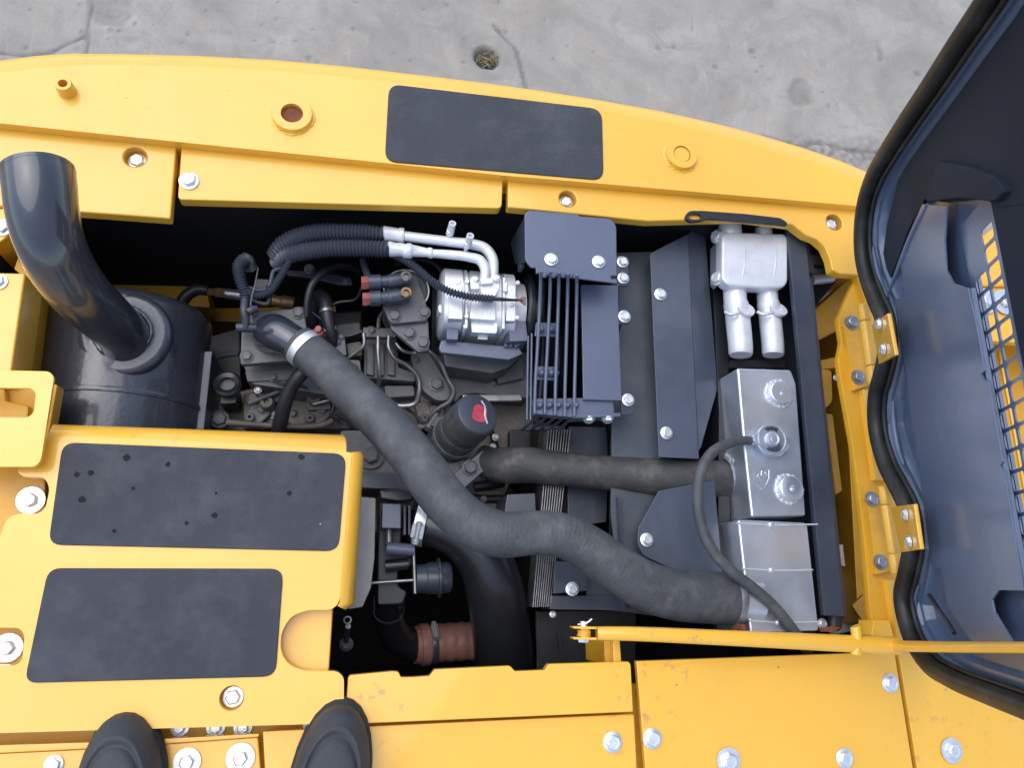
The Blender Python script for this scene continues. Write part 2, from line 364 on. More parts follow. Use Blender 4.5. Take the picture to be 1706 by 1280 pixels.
# ================================================================== the setting
ZG = -1.25
def build_ground():
    import itertools
    x0, x1, y0, y1, st = -1.9, 2.6, 1.0, 2.2, .0095
    def axis(a, b):
        lo = [a - 30, a - 12, a - 5, a - 2, a - .8, a - .3, a - .1]; hi = [b + .1, b + .3, b + .8, b + 2, b + 5, b + 12, b + 30]
        n = int((b - a) / st); return lo + [a + (b - a) * i / n for i in range(n + 1)] + hi
    X, Y = axis(x0, x1), axis(y0, y1); nx, ny = len(X), len(Y)
    hole = P(812, 95, ZG); dent = P(1335, 155, ZG); dent2 = P(186, 8, ZG)
    lines = []
    def ln(pts, wd, dp): lines.append(([P(a, b, ZG) for a, b in pts], wd, dp))
    ln([(153, -40), (150, 20), (146, 60), (144, 100)], .0045, .004)
    ln([(-60, 82), (0, 88), (40, 92), (80, 88), (140, 60)], .0045, .004)
    ln([(822, 40), (840, 62), (858, 80), (866, 105), (872, 130), (880, 160)], .007, .005)
    ln([(1270, 228), (1340, 246), (1352, 238), (1372, 240), (1420, 252), (1500, 258), (1580, 262)], .008, .008)
    pits = [(P(random.uniform(1040, 1660), random.uniform(-10, 200), ZG), random.choice((.005, .006, .008, .010, .016)) * random.uniform(.8, 1.2)) for _ in range(34)]
    pits += [(P(x, y, ZG), r) for x, y, r in ((1502, 7, .02), (1467, 97, .018), (1528, 123, .02), (1379, 50, .016), (1466, 28, .012))]
    pits += [(P(random.uniform(-20, 1000), random.uniform(-10, 110), ZG), random.uniform(.004, .012)) for _ in range(60)]
    strip = [P(x, y, ZG) for x, y in ((1340, 250), (1420, 258), (1520, 266), (1600, 275))]
    def seg_d(p, a, b):
        ab = b - a; t = max(0, min(1, (p - a).dot(ab) / ab.dot(ab))); return (p - a - ab * t).length
    from mathutils import noise
    V, A = [], []
    buckets = {}
    for c, r in pits: buckets.setdefault((int(c.x // .1), int(c.y // .1)), []).append((c, r))
    for yv in Y:
        for xv in X:
            z = 0.; wr = 0.; p = Vector((xv, yv, ZG))
            if x0 <= xv <= x1 and y0 <= yv <= y1:
                z += .0020 * noise.noise(Vector((xv * 3, yv * 3, 0))) + .0004 * noise.noise(Vector((xv * 25, yv * 25, 3)))
                jit = noise.noise(Vector((xv * 18, yv * 18, 7)))
                d = (p - hole).length
                if d < .2:
                    t = max(0, 1 - (d / (.052 + .012 * jit)) ** 4)
                    z -= .045 * t - .02 * t * max(0, noise.noise(Vector((xv * 60, yv * 60, 1)))); wr = max(wr, t, .45 * max(0, 1 - d / .13) * (.5 + jit))
                for c, s_ in ((dent, 1.), (dent2, 1.3)):
                    d = math.hypot((p.x - c.x), (p.y - c.y) * .9)
                    t = max(0, 1 - (d / (.062 * s_ + .02 * jit)) ** 5) if d < .2 else 0
                    z -= .012 * t; wr = max(wr, .38 * t)
                for pts, wd, dp in lines:
                    d = min(seg_d(p, pts[i], pts[i + 1]) for i in range(len(pts) - 1)) + .006 * jit
                    if d < wd * 2:
                        t = max(0, 1 - (d / wd / 1.5) ** 2) if d > 0 else 1; z -= dp * t; wr = max(wr, .7 * t)
                d = min(seg_d(p, strip[i], strip[i + 1]) for i in range(3))
                if d < .12:
                    t = max(0, 1 - d / .11); rr = noise.noise(Vector((xv * 45, yv * 45, 5)))
                    z += t * (.006 + .012 * rr); wr = max(wr, t * max(0, .28 - .9 * rr))
                k = (int(xv // .1), int(yv // .1))
                for dx, dy in itertools.product((-1, 0, 1), (-1, 0, 1)):
                    for c, r in buckets.get((k[0] + dx, k[1] + dy), ()):
                        d = math.hypot(p.x - c.x, p.y - c.y)
                        if d < r: t = 1 - (d / r) ** 2; z -= .003 * t; wr = max(wr, .6 * t)
            V.append((xv, yv, ZG + z)); A.append(min(1., max(0., wr)))
    F = [(j * nx + i, j * nx + i + 1, (j + 1) * nx + i + 1, (j + 1) * nx + i) for j in range(ny - 1) for i in range(nx - 1)]
    me = bpy.data.meshes.new('concrete_ground'); me.from_pydata(V, [], F)
    at = me.attributes.new('wear', 'FLOAT', 'POINT'); at.data.foreach_set('value', A)
    for p in me.polygons: p.use_smooth = True
    m = bpy.data.materials.new('old_concrete'); m.use_nodes = True; n = m.node_tree; L = n.links; b = n.nodes['Principled BSDF']
    g = n.nodes.new('ShaderNodeNewGeometry')
    def noise_(s, det, ro=.6, vec=None, dist=0.):
        t = n.nodes.new('ShaderNodeTexNoise'); t.inputs['Scale'].default_value = s; t.inputs['Detail'].default_value = det; t.inputs['Roughness'].default_value = ro
        t.inputs['Distortion'].default_value = dist; L.new(vec or g.outputs['Position'], t.inputs['Vector']); return t.outputs[0]
    def rng(s, a, b_, c=0., d=1.):
        r = n.nodes.new('ShaderNodeMapRange')
        for i, x in enumerate((a, b_, c, d)): r.inputs[i + 1].default_value = x
        L.new(s, r.inputs[0]); return r.outputs[0]
    def mix(f, a, b_):
        x = n.nodes.new('ShaderNodeMix'); x.data_type = 'RGBA'
        for i, v in ((6, a), (7, b_)):
            if isinstance(v, tuple): x.inputs[i].default_value = (*v, 1)
            else: L.new(v, x.inputs[i])
        L.new(f, x.inputs[0]); return x.outputs[2]
    c = mix(rng(noise_(2.3, 9, .65, dist=1.0), .36, .64), (.25, .23, .202), (.36, .33, .288))
    c = mix(rng(noise_(7, 10, .72, dist=1.6), .48, .68, 0, .6), c, (.215, .202, .19))
    mp = n.nodes.new('ShaderNodeMapping'); mp.inputs['Scale'].default_value = (16, 2.2, 1); mp.inputs['Rotation'].default_value = (0, 0, .08); L.new(g.outputs['Position'], mp.inputs[0])
    c = mix(rng(noise_(2.2, 6, .65, mp.outputs[0]), .6, .8, 0, .4), c, (.46, .43, .395))     # pale scrapes
    mp2 = n.nodes.new('ShaderNodeMapping'); mp2.inputs['Scale'].default_value = (2.5, 14, 1); mp2.inputs['Rotation'].default_value = (0, 0, -.25); L.new(g.outputs['Position'], mp2.inputs[0])
    c = mix(rng(noise_(2., 6, .65, mp2.outputs[0]), .62, .8, 0, .45), c, (.2, .2, .21))
    c = mix(rng(noise_(70, 6, .7), .55, .75, 0, .4), c, (.22, .22, .22))
    c = mix(rng(noise_(3.4, 5, .6, dist=.8), .56, .72, 0, .5), c, (.30, .245, .19))          # brownish stains
    c = mix(rng(noise_(160, 3, .6), .60, .70, 0, .5), c, (.12, .115, .11))                  # grit
    a = n.nodes.new('ShaderNodeAttribute'); a.attribute_name = 'wear'
    dk = mix(rng(noise_(40, 4), .4, .6), (.09, .09, .085), (.16, .15, .135))
    c = mix(a.outputs['Fac'], c, dk)
    L.new(c, b.inputs['Base Color']); b.inputs['Roughness'].default_value = .85
    bn = n.nodes.new('ShaderNodeBump'); bn.inputs['Strength'].default_value = .22; bn.inputs['Distance'].default_value = .004
    L.new(noise_(55, 8, .7), bn.inputs['Height']); L.new(bn.outputs[0], b.inputs['Normal'])
    me.materials.append(m)
    o = bpy.data.objects.new('concrete_ground', me); COL.objects.link(o); o['kind'] = 'structure'; o['label'] = 'worn grey concrete yard with cracks and pits'
    # twigs and leaves caught in the hole
    mb = MB()
    for i in range(34):
        q = random.uniform(0, 6.28); r = random.uniform(0, .04); c = hole + Vector((math.cos(q) * r, math.sin(q) * r, -.02 + random.uniform(-.01, .012)))
        a = random.uniform(0, 3.14); u = Vector((math.cos(a), math.sin(a), random.uniform(-.25, .25))).normalized(); l = random.uniform(.01, .028)
        mb.tube([c - u * l, c + Vector((0, 0, .003)), c + u * l], [.0016, .0022, .0012], 5)
    t = mb.build('plant_litter', mat('dry_litter', (.2, .17, .09), .8, var=.6, vscale=60)); tag(t, 'dry twigs and leaf litter in the round concrete hole', 'litter', kind='stuff')
build_ground()

# ------------------------------------------------------------------ engine compartment: black walls and floor under the covers
bay = thing('engine_compartment', 'black engine compartment well under the yellow covers', 'engine bay', P(760, 720, -.85))
bx0, bx1 = P(-60, 600, 0).x, P(1440, 700, 0).x
by1, by0 = P(700, 318, -.03).y, P(700, 1130, -.03).y
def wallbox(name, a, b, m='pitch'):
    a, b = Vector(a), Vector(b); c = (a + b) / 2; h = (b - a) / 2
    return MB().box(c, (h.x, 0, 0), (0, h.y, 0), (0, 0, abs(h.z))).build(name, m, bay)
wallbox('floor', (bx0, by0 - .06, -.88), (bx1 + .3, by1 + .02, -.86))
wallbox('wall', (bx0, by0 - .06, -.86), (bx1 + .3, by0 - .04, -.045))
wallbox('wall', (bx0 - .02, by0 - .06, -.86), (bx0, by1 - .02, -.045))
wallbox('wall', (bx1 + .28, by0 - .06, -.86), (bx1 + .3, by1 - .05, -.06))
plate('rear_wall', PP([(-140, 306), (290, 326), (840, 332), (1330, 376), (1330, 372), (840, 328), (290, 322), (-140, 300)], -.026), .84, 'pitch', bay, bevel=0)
plate('cross_beam', PP([(120, 455), (345, 478), (350, 512), (120, 500)], -.40), .08, 'yellow_matt', bay)
plate('cross_beam', PP([(345, 500), (560, 500), (560, 540), (345, 535)], -.52), .08, 'yellow_matt', bay)
# short lumpy black strap by the rear wall
hose('loose_strap', [(540, 345, -.22, 16), (552, 358, -.23, 26), (560, 378, -.26, 18), (548, 384, -.3, 14)], 'duct', bay, lump=.3)

# ------------------------------------------------------------------ counterweight
cw = thing('counterweight', 'massive yellow counterweight with curved outer edge above the concrete', 'counterweight', P(600, 180, -.9))
ZC = .018
edge = [(-120, 118), (0, 101), (60, 93), (120, 89), (200, 90), (330, 93), (460, 100), (580, 111), (700, 125), (800, 137), (900, 151), (1000, 167), (1100, 185), (1190, 205), (1270, 226), (1340, 247), (1400, 268), (1460, 293), (1530, 328), (1600, 370)]
inner = [(1600, 360), (1440, 344), (1003, 306), (837, 292), (640, 271), (296, 236), (0, 205), (-120, 192)]
holeA = P(487, 194, ZC); holeB = P(1133, 261, ZC)
edge_in = [(x - (2 if x > 900 else 0) - (6 if x > 1250 else 0), y + 17 + (3 if x < 150 else 0)) for x, y in edge]
mb = MB(); ne = len(edge)
TOP = PP(edge_in, ZC) + PP(inner, ZC)
L1_ = PP([(x, (y * 2 + q) / 3) for (x, y), (_, q) in zip(edge, edge_in)], ZC - .0035); L2_ = PP(edge, ZC - .012); L3_ = [p + Vector((0, -.004, -.03)) for p in L2_]; L4_ = [p + Vector((0, 0, -.9)) for p in L2_]
mb.add(TOP, [tuple(range(len(TOP)))])
mb.add(PP(edge_in, ZC) + L1_ + L2_ + L3_ + L4_, [(r * ne + i, r * ne + i + 1, (r + 1) * ne + i + 1, (r + 1) * ne + i) for r in range(4) for i in range(ne - 1)])
mb.add(PP(inner, ZC) + [p - Vector((0, 0, .9)) for p in PP(inner, ZC)], [(i, i + 1, len(inner) + i + 1, len(inner) + i) for i in range(len(inner) - 1)])
mb.build('body', 'yellow', cw, ang=30)
def boss(px, py, wout, win, h, inside, through):
    c = P(px, py, ZC); ro, ri = msz(wout, c) / 2, msz(win, c) / 2
    o = MB().lathe([(-.004, ro * 1.03), (h * .5, ro * 1.0), (h, ro * .96), (h, ri), (-.03, ri * .96), (-.03, ri * .9)], c, (0, 0, 1), 32, True).build('lifting_boss', 'yellow', cw, ang=40)
    MB().lathe([(-.012 if not through else -.001, ri * .97), (-.010 if not through else .001, ri * .9), (h - .002 if not through else .002, ri * .9 if not through else ri * .97)], c, (0, 0, 1), 20).build('plug', inside, o)
    weld_ring(c, ro * 1.02, .0026, o, 'yellow')
boss(487, 194, 66, 36, .010, 'rust', True)
boss(1133, 261, 54, 30, .010, 'yellow', False)
c = P(112, 152, ZC); r_ = msz(27, c) / 2
pb = MB().lathe([(-.003, r_ * 1.1), (.018, r_), (.02, r_ * .93), (.02, r_ * .55), (-.003, r_ * .5)], c, (0, 0, 1), 24, True).build('threaded_boss', 'yellow', cw)
MB().lathe([(0, r_ * .52), (.003, r_ * .52)], c, (0, 0, 1), 16).build('hole_bottom', 'rust', pb)
PADC = rnd([(648, 139), (1003, 181), (1006, 300), (641, 268)], 20, 5)
pd = plate('grit_pad', PP(PADC, ZC + .0025), .003, 'pad', cw, bevel=.0008, seg=1); pd['label'] = 'charcoal anti-slip pad on the counterweight'

# ------------------------------------------------------------------ rear cover panels
def recess(px, py, rpx, z, parent, zb, bw, bx=0, by=0, washer=0):
    """bolt sitting down in a round hole, on a cup"""
    c = P(px, py, z); r = msz(rpx, c)
    MB().lathe([(-.001, r * .985), (-.001, r * 1.0), (zb - z - .004, r * 1.0), (zb - z - .004, .0005), (zb - z, .0005), (zb - z, r * .95)], c, (0, 0, 1), 22, True).build('bolt_cup', 'yellow_matt', parent)
    b = bolt(0, 0, 0, bw, parent, loc=Vector((c.x, c.y, zb)), washer=washer)
    return circ3(c, r)
def holes_at(l, z): return [circ3(P(x, y, z), msz(r, P(x, y, z))) for x, y, r in l]
ZP = 0.
A_ = thing('cover_panel', 'yellow rear cover panel behind the exhaust pipe, with one sunken bolt', 'cover panel', P(150, 290, -.03), 'rear cover panels')
plate('sheet', PP([(-120, 196), (294, 240), (284, 364), (-120, 334)], ZP), .022, 'yellow', A_, bevel=.0028, seg=3, holes=holes_at([(225, 261, 18.5)], ZP))
recess(225, 261, 18.5, ZP, A_, -.016, 23)
B_ = thing('cover_panel', 'long yellow rear cover panel in the middle, bolt at its left end', 'cover panel', P(560, 300, -.03), 'rear cover panels')
plate('sheet', PP(rnd([(302, 246), (838, 297), (836, 347), (296, 332)], [3, 5, 8, 8]), ZP), .022, 'yellow', B_, bevel=.0028, seg=3)
bolt(315, 302, ZP, 25, B_)
C_ = thing('cover_panel', 'yellow rear cover panel beside the open hood, with two sunken bolts', 'cover panel', P(1150, 340, -.03), 'rear cover panels')
plate('sheet', PP([(846, 299), (1445, 350), (1520, 360), (1520, 462), (1400, 456), (1387, 450), (1383, 430), (1374, 410), (1360, 398), (1342, 391), (1320, 374), (1240, 364), (1160, 366), (1080, 368), (846, 345)], ZP), .022, 'yellow', C_, bevel=.0028, seg=3, holes=holes_at([(946, 331, 15), (1390, 370, 14.5)], ZP))
recess(946, 331, 15, ZP, C_, -.016, 19); recess(1390, 370, 14.5, ZP, C_, -.016, 19)
RL = plate('support_rail', PP([(-120, 205), (300, 247), (840, 300), (1500, 358), (1500, 378), (1090, 348), (840, 322), (300, 296), (-120, 270)], -.030), .02, 'yellow_matt')
tag(RL, 'yellow rail seen in the gaps between the rear cover panels', 'rail')

# ------------------------------------------------------------------ left edge frame
LF = thing('corner_frame', 'folded yellow corner frame left of the exhaust pipe with two bolts', 'frame', P(10, 480, -.3))
plate('top_flange', PP([(-120, 338), (72, 352), (24, 384), (-2, 404), (-120, 470)], -.006), .006, 'yellow', LF, bevel=.002)
bolt(4, 380, -.006, 24, LF)
MB().prism([P(24, 386, -.012), P(-10, 408, -.012), P(-20, 445, -.09), P(24, 446, -.09), P(36, 415, -.05)], (0.0, .004, -.01)).build('sloped_side', 'yellow_matt', LF)
MB().prism([P(36, 412, -.04), P(24, 448, -.05), P(60, 480, -.06), P(70, 440, -.06)], (.005, 0, -.01)).build('corner_web', 'yellow_matt', LF)
plate('post', PP(rnd([(-120, 452), (42, 455), (16, 640), (-120, 640)], [0, 5, 0, 0]), -.002), .07, 'yellow', LF, bevel=.006, seg=3)
bolt(-2, 470, -.002, 22, LF)
plate('inner_post', PP([(38, 470), (60, 476), (44, 640), (18, 640)], -.075), .06, 'yellow_matt', LF)
plate('inner_web', PP([(45, 505), (98, 545), (86, 640), (40, 640)], -.32), .3, 'yellow_matt', LF)
LP = thing('latch_plate', 'raised pale yellow latch plate with a square notch beside the muffler', 'latch plate', P(20, 700, 0))
plate('sheet', PP(rnd([(-120, 614), (82, 619), (90, 628), (68, 768), (58, 778), (-120, 778)], [0, 6, 5, 8, 6, 0]), .045), .006, 'yellow', LP, bevel=.0022,
      holes=[PP(rnd([(-95, 645), (52, 647), (60, 655), (56, 688), (46, 696), (-95, 694)], [0, 6, 5, 6, 6, 0]), .045)])
plate('stem', PP([(-80, 640), (8, 648), (10, 668), (48, 676), (46, 700), (-80, 700)], -.01), .06, 'yellow_matt', LP)
GT = plate('side_gutter', PP([(-120, 640), (96, 640), (75, 760), (76, 870), (45, 1120), (-120, 1120)], -.022), .03, 'yellow_matt'); tag(GT, 'narrow yellow gutter strip along the left edge of the step cover', 'gutter')

# ------------------------------------------------------------------ step cover with the two big pads
ZS = .020
SC = thing('step_cover', 'yellow step cover with two large charcoal grip pads', 'step cover', P(300, 950, -.02))
MAIN = [(75, 735), (576, 753), (584, 754), (586, 760), (572, 925), (566, 1004), (553, 1017), (512, 1017), (484, 1028), (468, 1055), (467, 1085), (478, 1106), (502, 1118), (562, 1119), (573, 1129), (573, 1206), (-120, 1226), (-120, 1111), (28, 1109), (37, 1100), (41, 1058), (32, 1047), (-120, 1046), (-20, 960), (3, 884), (12, 864), (28, 856), (66, 856), (76, 846), (83, 814), (75, 796), (38, 795), (28, 786), (45, 742)]
plate('sheet', PP(rnd(MAIN, 12, 3), ZS), .020, 'yellow', SC, bevel=.0028, seg=3, holes=holes_at([(386, 1164, 20)], ZS))
def fold(inn, out, drop):
    """smoothly rolled-down edge from the line inn to the line out"""
    n = len(inn); V = []; R = 7
    for j in range(R + 1):
        t = j / R; z = ZS + .0002 - drop * (1 - math.cos(t * math.pi / 2)) ** 1.0
        V += [P(a[0] + (b[0] - a[0]) * math.sin(t * math.pi / 2) ** 1.1, a[1] + (b[1] - a[1]) * math.sin(t * math.pi / 2) ** 1.1, z) for a, b in zip(inn, out)]
    V += [p + Vector((0, 0, -.02)) for p in V[-n:]]
    MB().add(V, [(j * n + i, j * n + i + 1, (j + 1) * n + i + 1, (j + 1) * n + i) for j in range(R + 1) for i in range(n - 1)]).build('folded_edge', 'yellow', SC, ang=50)
fold([(75, 735), (300, 743), (576, 753), (577, 753)], [(88, 707), (300, 714.5), (572, 725), (577, 731)], .026)
fold([(584, 754), (586, 762), (572, 925), (566, 1004), (562, 1010)], [(602, 752.5), (606, 760), (597, 905), (590, 1006), (576, 1017)], .026)
recess(386, 1164, 20, ZS, SC, .004, 24, washer=33)
for nm, q, lb in (('a', [(104, 737), (577, 756), (564, 919), (80, 908)], 'upper charcoal grip pad with dark spots'), ('b', [(80, 947), (472, 948), (459, 1128), (40, 1139)], 'lower charcoal grip pad with a dusty boot print')):
    o = plate('grip_pad', PP(rnd(q, 22, 5), ZS + .0025), .003, 'pad', SC, bevel=.0008, seg=1); o['label'] = lb
for x, y, wv in ((52, 834, 45), (14, 1080, 47)):
    bolt(x, y, -.022, 24, SC, washer=wv)
# oil spots on the upper pad
for x, y, r in ((211, 763, 7), (280, 774, 5), (128, 791, 6), (151, 788, 6), (137, 833, 7), (222, 814, 4), (357, 859, 6), (311, 872, 4), (190, 885, 4), (502, 762, 6), (482, 822, 5), (360, 822, 3)):
    p = P(x, y, ZS + .0027); rr = msz(r, p) * .85
    pts = [p + Vector((rr * (1 + random.uniform(-.2, .2)) * math.cos(k * .7), rr * (1 + random.uniform(-.2, .2)) * math.sin(k * .7), 0)) for k in range(9)]
    MB().add(pts + [p + Vector((0, 0, .0003))], [(i, (i + 1) % 9, 9) for i in range(9)]).build('oil_spot', 'oil', SC)
SK = plate('recessed_sill', PP([(440, 990), (556, 1000), (548, 1122), (430, 1130)], -.003), .012, 'yellow'); tag(SK, 'sunken yellow sill in the rounded cutout of the step cover', 'sill')

# ------------------------------------------------------------------ front deck panels
E_ = plate('sill_panel', PP(rnd([(580, 1126), (654, 1119), (664, 1120), (668, 1129), (686, 1129), (716, 1127), (724, 1116), (850, 1110), (858, 1119), (908, 1117), (914, 1107), (1048, 1103), (1051, 1108), (1055, 1187), (574, 1208)], [6, 3, 2, 2, 0, 2, 3, 3, 2, 2, 3, 6, 4, 0, 0], 3), .012), .016, 'yellow', bevel=.003, seg=3)
tag(E_, 'yellow sill panel with two small notches in front of the engine', 'panel')
F_ = thing('walkway_panel', 'yellow walkway panel below the notched sill, one bolt near its right end', 'walkway panel', P(800, 1250, -.02), 'walkway panels')
plate('sheet', PP([(437, 1219), (1057, 1190), (1066, 1360), (445, 1360)], 0), .012, 'yellow', F_)
bolt(1020, 1237, 0, 26, F_)
G_ = thing('walkway_panel', 'broad yellow walkway panel below the prop rod with four bolts', 'walkway panel', P(1280, 1200, -.02), 'walkway panels')
plate('sheet', PP([(1060, 1102), (1491, 1087), (1534, 1360), (1082, 1360)], .002), .012, 'yellow', G_, bevel=.002)
bolt(1086, 1231, .002, 26, G_); bolt(1482, 1139, .002, 24, G_); bolt(1406, 1264, .002, 25, G_); bolt(1213, 1268, .002, 26, G_, washer=42)
H_ = thing('walkway_panel', 'yellow walkway panel in the corner under the open hood, one wide washer', 'walkway panel', P(1600, 1220, -.02), 'walkway panels')
plate('sheet', PP([(1497, 1087), (1900, 1070), (1900, 1360), (1541, 1360)], .001), .012, 'yellow', H_, bevel=.002)
bolt(1584, 1251, .001, 24, H_, washer=40)
D_ = thing('walkway_panel', 'yellow walkway panel under the black shoes with washers', 'walkway panel', P(220, 1270, -.02), 'walkway panels')
plate('sheet', PP([(-120, 1262), (200, 1246), (430, 1229), (441, 1360), (-120, 1360)], -.004), .010, 'yellow', D_)
plate('raised_edge', PP([(-120, 1246), (200, 1236), (432, 1223), (431, 1229), (200, 1246), (-120, 1262)], .001), .010, 'yellow', D_, bevel=.0015)
bolt(90, 1275, -.004, 24, D_); bolt(312, 1270, -.004, 24, D_, washer=44); bolt(401, 1263, -.004, 24, D_, washer=46)
UR = plate('under_rail', PP([(-120, 1200), (300, 1200), (600, 1160), (1064, 1140), (1500, 1110), (1700, 1090), (1700, 1340), (-120, 1340)], -.035), .02, 'yellow_matt'); tag(UR, 'yellow rail seen in the gaps under the walkway panels', 'rail')
for px in (300, 360, 405, 520):
    bolt(px, 1212, -.034, 20, UR, washer=30)
# ================================================================== muffler and exhaust
MF = thing('muffler', 'fat dark grey drum muffler with a black curved tailpipe', 'muffler', P(215, 640, -.4))
mc = P(222, 520, -.215); mr = .132
yv = Vector((0, -1, 0))
prof = [(-.004, mr * .55), (-.002, mr * .8), (.004, mr * .93), (.014, mr * .985), (.02, mr), (.36, mr), (.37, mr * .95)]
MB().lathe(prof, mc, yv, 48).build('drum', 'muffler', MF, ang=45)
MB().lathe([(.168, mr * .99), (.169, mr * 1.014), (.173, mr * 1.022), (.177, mr * 1.014), (.178, mr * .99)], mc, yv, 48, True).build('seam_ring', 'muffler', MF, ang=50)
cpos = P(205, 553, mc.z + mr + .002)
MB().lathe([(-.020, .070), (-.012, .0695), (-.006, .066), (-.003, .058), (-.004, .046), (-.001, .042), (-.001, .036), (-.02, .036)], cpos, (0, 0, 1), 36, True).build('saddle', 'muffler', MF, ang=50)
weld_ring(cpos + Vector((0, 0, .004)), .0405, .0032, MF, 'muffler')
tp = [(208, 566, -.09, 80), (201, 553, -.06, 82), (172, 525, -.005, 88), (131, 485, .055, 96), (99, 438, .10, 103), (80, 392, .135, 107), (70, 345, .152, 110), (66, 305, .158, 112), (63, 286, .158, 113)]
c, r = path(tp); c, r = spline(c, r, 8)
n0 = len(c); mb = MB(); mb.tube(c, r, 36, False)
ex = c[-1] - (c[-1] - c[-2]).normalized() * .0
inner_c = [c[-1], c[-4], c[-10], c[-18]]; mb.tube(inner_c, [r[-1] * .94, r[-4] * .94, r[-10] * .94, r[-18] * .94], 36, False)
s0 = (n0 - 1) * 36; s1 = n0 * 36
mb.build('tailpipe', 'pipe', MF, ang=60)
d = (c[-1] - c[-2]).normalized()
MB().lathe([(-.004, r[-1] * .94), (-.004, r[-1] * 1.004), (.0015, r[-1] * 1.0), (.0015, r[-1] * .94)], c[-1], d, 36, True).build('pipe_rim', 'pipe', MF, ang=50)
MB().prism([P(337, 585, -.19), P(354, 585, -.19), P(340, 716, -.19), P(326, 716, -.19)], (0, 0, -.16)).build('mount_plate', 'dark', MF, bevel=.002)

# ================================================================== engine
EN = thing('engine', 'grimy dark grey diesel engine with fuel lines and bolted manifold', 'engine', P(600, 660, -.6))
def ep(name, pts, z, th, m='engine', bevel=.004, parent=None, **k): return plate(name, PP(pts, z), th, m, parent or EN, bevel=bevel, **k)
ep('block', rnd([(352, 660), (500, 630), (600, 610), (640, 600), (890, 600), (890, 720), (830, 850), (560, 900), (560, 735), (352, 730)], 8), -.30, .45, 'dirty', .008)
ep('cylinder_head', rnd([(405, 655), (470, 645), (470, 635), (560, 628), (760, 640), (760, 700), (740, 712), (560, 715), (405, 715)], 6), -.262, .1, 'dirty', .005)
ep('inlet_manifold', rnd([(404, 606), (522, 596), (600, 600), (604, 640), (560, 660), (420, 640)], 5), -.185, .11, 'engine', .006)
ep('manifold_ledge', rnd([(408, 618), (506, 614), (506, 632), (412, 636)], 3), -.18, .05, 'engine', .004)
ip = ep('inlet_plate', rnd([(403, 519), (505, 513), (521, 598), (400, 608)], 6), -.128, .016, 'engine', .003)
for x, y in ((411, 594), (497, 522), (417, 519)): bolt(x, y, -.128, 17, ip, m='engine')
eb = [(456, 563, -.14, 68), (455, 557, -.117, 68), (461, 556, -.099, 64), (480, 565, -.088, 57), (502, 580, -.085, 54), (516, 592, -.084, 53)]
hose('inlet_elbow', eb, 'pipe', EN, k=8, seg=24)
hose('sensor', [(394, 546, -.10, 15), (412, 546, -.10, 17), (432, 546, -.10, 13)], 'conduit', EN)
# oil filler ring and odd studs on the left
c = P(379, 642, -.21); MB().lathe([(0, .013), (0, .023), (.006, .024), (.009, .020), (.006, .013)], c, (0, .25, 1), 26, True).build('filler_ring', 'duct', EN, ang=60)
MB().lathe([(-.08, .016), (-.005, .018)], c, (0, .15, 1), 18).build('filler_neck', 'engine', EN)
bolt(366, 699, -.255, 24, EN, m='engine'); bolt(421, 662, -.25, 15, EN, m='engine'); bolt(617, 760, -.21, 28, EN, m='engine', washer=44)
ep('side_cover', rnd([(566, 716), (680, 716), (780, 760), (770, 800), (700, 818), (600, 815), (566, 800)], 8), -.215, .1, 'engine', .006)
ep('side_flange', rnd([(566, 786), (668, 786), (700, 800), (696, 817), (566, 813)], 4), -.208, .02, 'dark', .003)
# injectors
def injector(x, y, z=-.245):
    o = ep('injector_clamp', rnd([(x - 24, y + 10), (x - 8, y - 14), (x + 22, y - 14), (x + 24, y + 4), (x + 6, y + 20), (x - 18, y + 22)], 7), z, .03, 'engine', .004)
    bolt(x + 8, y - 4, z, 15, o, m='engine')
    p = P(x - 12, y + 10, z); MB().lathe([(0, .003), (0, .0085), (.01, .0085), (.012, .006), (.012, .003)], p, (.1, -.1, 1), 14, True).build('injector_union', 'engine', o)
    bolt(x - 6, y - 22, z, 17, o, m='dirty')
injector(428, 686); injector(528, 688); injector(718, 688); injector(600, 690)
hose('return_line', [(378, 704, -.235, 12), (400, 706, -.235, 10), (450, 709, -.236, 9), (510, 711, -.236, 10), (548, 704, -.234, 11), (562, 694, -.232, 10), (580, 698, -.236, 9), (640, 712, -.236, 9), (700, 712, -.236, 10), (730, 706, -.24, 10)], 'dirty', EN, k=6, seg=10)
hose('return_line', [(415, 672, -.225, 8), (440, 662, -.218, 7), (475, 648, -.21, 7)], 'engine', EN, seg=8)
hose('return_line', [(522, 674, -.225, 7), (545, 668, -.22, 7), (572, 664, -.225, 6), (600, 676, -.23, 7)], 'steel', EN, seg=8)
hose('breather_hose', [(520, 608, -.13, 22), (503, 622, -.13, 24), (484, 648, -.145, 24), (474, 675, -.16, 24), (466, 712, -.19, 25), (462, 740, -.26, 25)], 'hose', EN, k=8, seg=18)
c_, d_, r_ = along([(474, 675, -.16, 24), (467, 704, -.185, 25), (462, 740, -.26, 25)], 1); clamp(c_, d_, r_, .006, EN, 'dark', (1, 0, .6))
